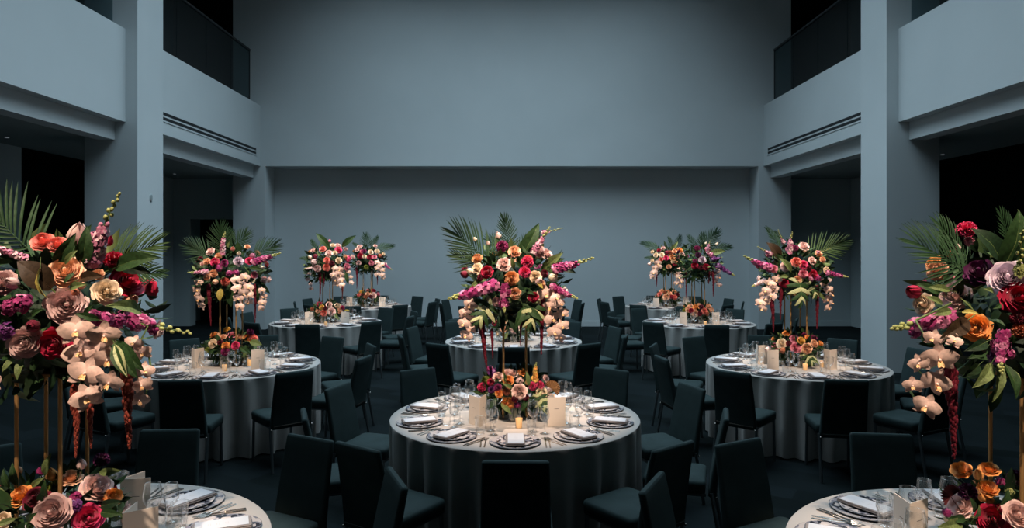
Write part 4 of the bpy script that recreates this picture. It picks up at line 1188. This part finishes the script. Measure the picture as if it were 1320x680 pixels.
low_arrangement('NR', 'low flower arrangement with orange and crimson roses on the near right corner table', [
    ('R', 'orange', 1239, 603, 24), ('R', 'orange', 1275, 602, 22), ('K', 'orange', 1273, 627, 24), ('B', 'orange', 1261, 610, 14), ('C', 'plum', 1246, 632, 24), ('R', 'blush', 1237, 650, 30), ('R', 'crimson', 1281, 669, 38), ('R', 'blush', 1313, 662, 32), ('G', 'magenta', 1289, 619, 13), ('C', 'plum', 1311, 613, 22),
    ('F', 1226, 640, 30, 'fan_red', .6), ('G', 'magenta', 1220, 660, 13), ('B', 'orange', 1266, 640, 12), ('B', 'orange', 1276, 644, 12), ('L', 1240, 672, 1208, 679, 'leaf_pale', -.2, -.24), ('L', 1244, 668, 1220, 668, 'leaf', -.2, -.22), ('L', 1290, 650, 1300, 628, 'leaf', -.2, -.2), ('L', 1255, 668, 1262, 650, 'leaf_pale', -.25, -.27), ('L', 1254, 660, 1250, 640, 'leaf', -.2, -.22), ('G', 'bud', 1302, 632, 12), ('G', 'bud', 1252, 667, 12),
    ('R', 'peach', 1340, 640, 30), ('C', 'magenta', 1345, 670, 26)],
    WARMC, 10, 4)
# --- centre table behind
tall_arrangement('CB', 'tall flower arrangement behind the large front one on the second centre table', [
    ('P', 650, 325, 630, 310), ('P', 668, 322, 690, 308), ('R', 'blush', 640, 335, 10), ('R', 'crimson', 655, 330, 10), ('R', 'peach', 668, 336, 10), ('R', 'cream', 682, 342, 10), ('R', 'hotpink', 648, 350, 10), ('R', 'peach', 664, 354, 10), ('R', 'blush', 680, 357, 10),
    ('S', 'magenta', 690, 345, 712, 340), ('S', 'magenta', 632, 348, 612, 346), ('O', 'orchid', [(640, 366, 9), (642, 374, 9), (644, 382, 8)]), ('O', 'orchid', [(686, 366, 9), (688, 374, 9), (689, 383, 8)]), ('T', 652, 368, 652, 395), ('T', 676, 368, 676, 400)],
    WARMC, 11, 4)
low_arrangement('CB', 'low flower arrangement seen between the brass rods on the second centre table', [
    ('R', 'blush', 663.5, 423, 13), ('K', 'cream', 657, 415, 9), ('K', 'peach', 648, 424, 10), ('R', 'cream', 642, 431, 11), ('B', 'crimson', 671, 413, 8), ('K', 'peach', 648, 415, 8), ('C', 'crimson', 637, 416, 9), ('R', 'blush', 688, 420, 10), ('B', 'magenta', 657, 405, 7), ('C', 'burgundy', 679, 412, 9), ('L', 668, 425, 684, 436, 'leaf', -.2, -.2), ('L', 655, 428, 646, 440, 'leaf_pale', -.2, -.2)],
    WARMC, 12)
# --- second from the back, left and right
tall_arrangement('BL', 'rounded tall flower arrangement of coral roses on the third-row left table', [
    ('L', 425, 320, 407, 300, 'leaf', -.1, -.1), ('L', 441, 318, 459, 303, 'leaf', -.1, -.1), ('P', 408, 333, 389, 333, False, .4), ('P', 410, 326, 402, 311, False, .5), ('L', 415, 335, 396, 350, 'leaf_dark'),
    ('K', 'blush', 403, 322, 7), ('R', 'coral', 416, 320, 9), ('R', 'blush', 424, 326, 10), ('K', 'cream', 431.7, 325, 7), ('R', 'hotpink', 437, 321, 10), ('R', 'blush', 436, 315.5, 9), ('K', 'cream', 429, 315, 7), ('K', 'blush', 446, 320, 7), ('R', 'coral', 421, 335, 9), ('K', 'cream', 437, 335, 9), ('R', 'coral', 421, 344.5, 10), ('R', 'mauve', 408.6, 346, 10),
    ('G', 'hotpink', 449.5, 333, 11), ('K', 'blush', 455.6, 330.5, 7), ('R', 'pink', 448, 343.6, 10), ('B', 'pink', 425, 310, 5), ('C', 'burgundy', 428, 339, 8), ('G', 'mauve', 404, 337, 10), ('G', 'burgundy', 406, 330, 8), ('S', 'mauve', 402, 345, 391, 347, .7), ('K', 'peach', 446, 330, 6), ('B', 'cream', 399, 331, 6),
    ('O', 'orchid', [(432, 346, 9), (438, 347, 9), (430, 354, 9), (439, 354, 9), (435, 352, 8), (432.5, 360, 9), (440, 361, 9), (434, 366, 9), (441, 367, 8), (437, 359, 8)], .32), ('O', 'orchidmauve', [(398, 352, 6), (397, 360, 6), (400, 366, 6), (401, 372, 6)], .1), ('O', 'orchid', [(449, 350, 6), (452, 357, 6), (453, 364, 6)], .1),
    ('T', 412, 352, 412, 382, 'amaranth'), ('T', 417, 352, 417, 369, 'amaranth'), ('T', 441.7, 366, 441.5, 385, 'amaranth_rust'), ('L', 418, 350, 416, 362, 'leaf', -.2, -.2), ('L', 445, 350, 449, 366, 'leaf', -.1, -.1)],
    WARMC, 13, 6)
low_arrangement('BL', 'low flower arrangement with a large blush bloom on the third-row left table', [
    ('C', 'hotpink', 411, 391, 8), ('R', 'blush', 424.5, 391.5, 9), ('R', 'cream', 436.5, 393.5, 10), ('K', 'yellow', 414.5, 395, 7), ('K', 'peach', 409, 400, 7), ('R', 'coral', 417, 403.5, 9), ('R', 'blush', 427.5, 401.5, 11), ('K', 'peach', 439, 400.5, 8), ('C', 'hotpink', 442, 396, 7), ('C', 'burgundy', 419, 397, 6), ('C', 'rust', 402, 398, 6), ('L', 430, 405, 438, 412, 'leaf_pale', -.2, -.2), ('L', 444, 400, 451, 400, 'gold_leaf', -.1, -.1)],
    WARMC, 14)
tall_arrangement('BR', 'dusky tall flower arrangement with dark palm fan on the third-row right table', [
    ('P', 903, 322, 922, 300, False, .7), ('P', 910, 322, 939, 318, False, .5), ('P', 896, 322, 888, 306, False, .6), ('P', 903, 322, 905, 303, False, .7), ('L', 912, 328, 935, 323, 'leaf_pale', -.15, -.15),
    ('C', 'magenta', 898.7, 319, 9), ('R', 'lilac', 905.7, 334, 10), ('R', 'crimson', 895.7, 342, 9), ('R', 'crimson', 911, 344, 9), ('G', 'pink', 912.6, 321, 9), ('G', 'stockpink', 917, 328, 9), ('C', 'magenta', 895.7, 336, 7), ('B', 'cream', 924.5, 314, 5), ('G', 'purple', 921, 333, 10), ('C', 'plum', 900, 328, 9), ('B', 'cream', 910, 313, 4), ('C', 'burgundy', 904, 345, 8),
    ('S', 'purple', 918, 334, 931, 332, .8), ('S', 'purple', 924, 341, 946, 356, .8), ('S', 'stockpink', 912, 326, 914, 311, .7),
    ('O', 'orchidmauve', [(922.7, 344, 8), (925, 350, 8), (926.5, 357, 8), (923, 362, 8), (927, 367, 7), (921, 353, 7)], .2), ('L', 896, 348, 892, 364, 'leaf', -.2, -.2), ('L', 903, 350, 905, 362, 'leaf', -.2, -.2), ('L', 890, 348, 884, 358, 'leaf_dark', -.2, -.2),
    ('T', 919, 350, 919, 382, 'amaranth'), ('T', 915, 350, 914, 366, 'amaranth')],
    ['magenta', 'plum', 'lilac', 'crimson'], 15, 6)
low_arrangement('BR', 'low flower arrangement of peach and burgundy blooms on the third-row right table', [
    ('R', 'peach', 889.5, 394, 8), ('R', 'peach', 886.5, 398, 9), ('K', 'orange', 897, 395.5, 10), ('R', 'peach', 895.5, 403.5, 10), ('R', 'coral', 908.5, 401, 9), ('R', 'peach', 914, 394, 9), ('K', 'peach', 918.5, 399.5, 8), ('C', 'crimson', 891, 400, 8), ('C', 'burgundy', 904, 395, 8), ('K', 'peach', 901, 392, 6), ('C', 'burgundy', 902, 404, 8), ('C', 'rust', 912, 404, 7), ('C', 'greenball', 882, 400, 7), ('L', 918, 403, 925, 405, 'leaf', -.1, -.1)],
    WARMC, 16)
# --- farthest left and right
tall_arrangement('FL', 'tall flower arrangement with crimson roses on the farthest left table', [
    ('P', 474, 320, 471, 304, False, .8), ('P', 484, 322, 505, 317, False, .5), ('P', 466, 322, 456, 314, False, .5), ('P', 478, 320, 486, 306, False, .5),
    ('R', 'blush', 463, 317, 8), ('R', 'blush', 460, 321, 7), ('K', 'blush', 484, 316, 6), ('R', 'cream', 478, 324, 7), ('R', 'cream', 486.5, 323, 7), ('C', 'magenta', 469.5, 323, 7), ('R', 'crimson', 464, 329, 8), ('K', 'cream', 469.5, 330, 6), ('R', 'crimson', 476.5, 331, 7), ('R', 'pink', 483, 331, 6), ('K', 'cream', 495, 327, 5), ('R', 'pink', 479, 339, 7), ('R', 'mauve', 462, 339, 7), ('C', 'greenball', 472, 344, 7), ('K', 'pink', 466, 323, 6), ('G', 'rust', 490, 329, 6),
    ('O', 'orchid', [(486.5, 338, 7), (493, 341, 7), (486, 346, 7), (493.5, 348, 7), (486.5, 353, 7), (493, 354, 7), (489, 343, 7), (494, 358, 6)], .3), ('S', 'magenta', 494, 339, 504, 348, .8), ('T', 459.5, 345, 459.5, 372), ('T', 486, 354, 486, 367), ('L', 462, 344, 460, 356, 'leaf', -.15, -.15), ('L', 477, 344, 476, 352, 'leaf', -.15, -.15)],
    WARMC, 17, 6)
low_arrangement('FL', 'low flower arrangement on the farthest left table', [
    ('K', 'yellow', 465, 375, 7), ('R', 'coral', 462, 379, 6), ('R', 'peach', 474, 378, 7), ('R', 'blush', 482, 380, 8), ('K', 'coral', 474, 373, 5), ('C', 'crimson', 482, 374, 7), ('R', 'rust', 471, 382, 5), ('C', 'burgundy', 478, 382, 6), ('C', 'burgundy', 467, 379, 5), ('K', 'pink', 488, 378, 6)],
    WARMC, 18)
tall_arrangement('FR', 'tall flower arrangement of peach and orange blooms on the farthest right table', [
    ('P', 850, 322, 829, 314, False, .5), ('P', 872, 320, 876, 305, False, .6), ('P', 866, 320, 862, 307, False, .5), ('L', 866, 322, 874, 311, 'leaf_pale', -.1, -.1), ('L', 858, 322, 856, 310, 'leaf_dark', -.1, -.1), ('L', 876, 324, 888, 314, 'leaf', -.1, -.1), ('P', 846, 332, 832, 332, False, .3),
    ('R', 'cream', 845, 328, 7), ('R', 'cream', 853, 328, 7), ('K', 'blush', 854.7, 319, 6), ('R', 'hotpink', 858.6, 332, 7), ('K', 'cream', 840, 324, 6), ('R', 'toffee', 867, 331, 8), ('K', 'peach', 870, 323, 7), ('R', 'orange', 877.4, 322, 9), ('R', 'blush', 880, 328, 8), ('C', 'magenta', 885.6, 330, 8), ('R', 'peach', 875.6, 335.5, 8), ('K', 'peach', 862.5, 344, 7), ('C', 'rust', 864, 325, 7), ('G', 'burgundy', 860, 325, 7), ('K', 'cream', 840, 336, 6), ('R', 'coral', 852, 334, 6), ('K', 'peach', 872, 337, 7), ('C', 'crimson', 870, 340, 7), ('K', 'cream', 868, 337, 6), ('C', 'crimson', 849, 322, 6), ('B', 'blush', 837, 340, 6),
    ('O', 'orchid', [(848, 339, 9), (845, 345, 9), (843, 351, 9), (841.6, 356, 8), (850, 343, 7)], .3), ('O', 'orchid', [(883, 345, 10), (875, 347.5, 8), (875, 357, 8), (873, 364.5, 8), (877, 369, 7), (878, 351, 8), (878, 362, 7), (872, 353, 7)], .32), ('L', 856, 344, 855, 358, 'leaf', -.15, -.15),
    ('T', 846, 354, 846, 369), ('T', 884, 350, 884, 384), ('T', 882, 350, 881, 372)],
    WARMC, 19, 6)
low_arrangement('FR', 'low rounded flower arrangement of peach roses on the farthest right table', [
    ('R', 'peach', 853.5, 374, 8), ('R', 'coral', 850, 378, 7), ('R', 'peach', 863.5, 378.5, 8), ('R', 'peach', 859, 382.5, 9), ('R', 'peach', 870, 375, 7), ('R', 'coral', 870.5, 383, 7), ('C', 'crimson', 866, 382, 6), ('K', 'peach', 861.5, 374, 5), ('C', 'rust', 857, 376, 6), ('K', 'peach', 846, 381, 5), ('C', 'burgundy', 874, 379, 6)],
    WARMC, 20)
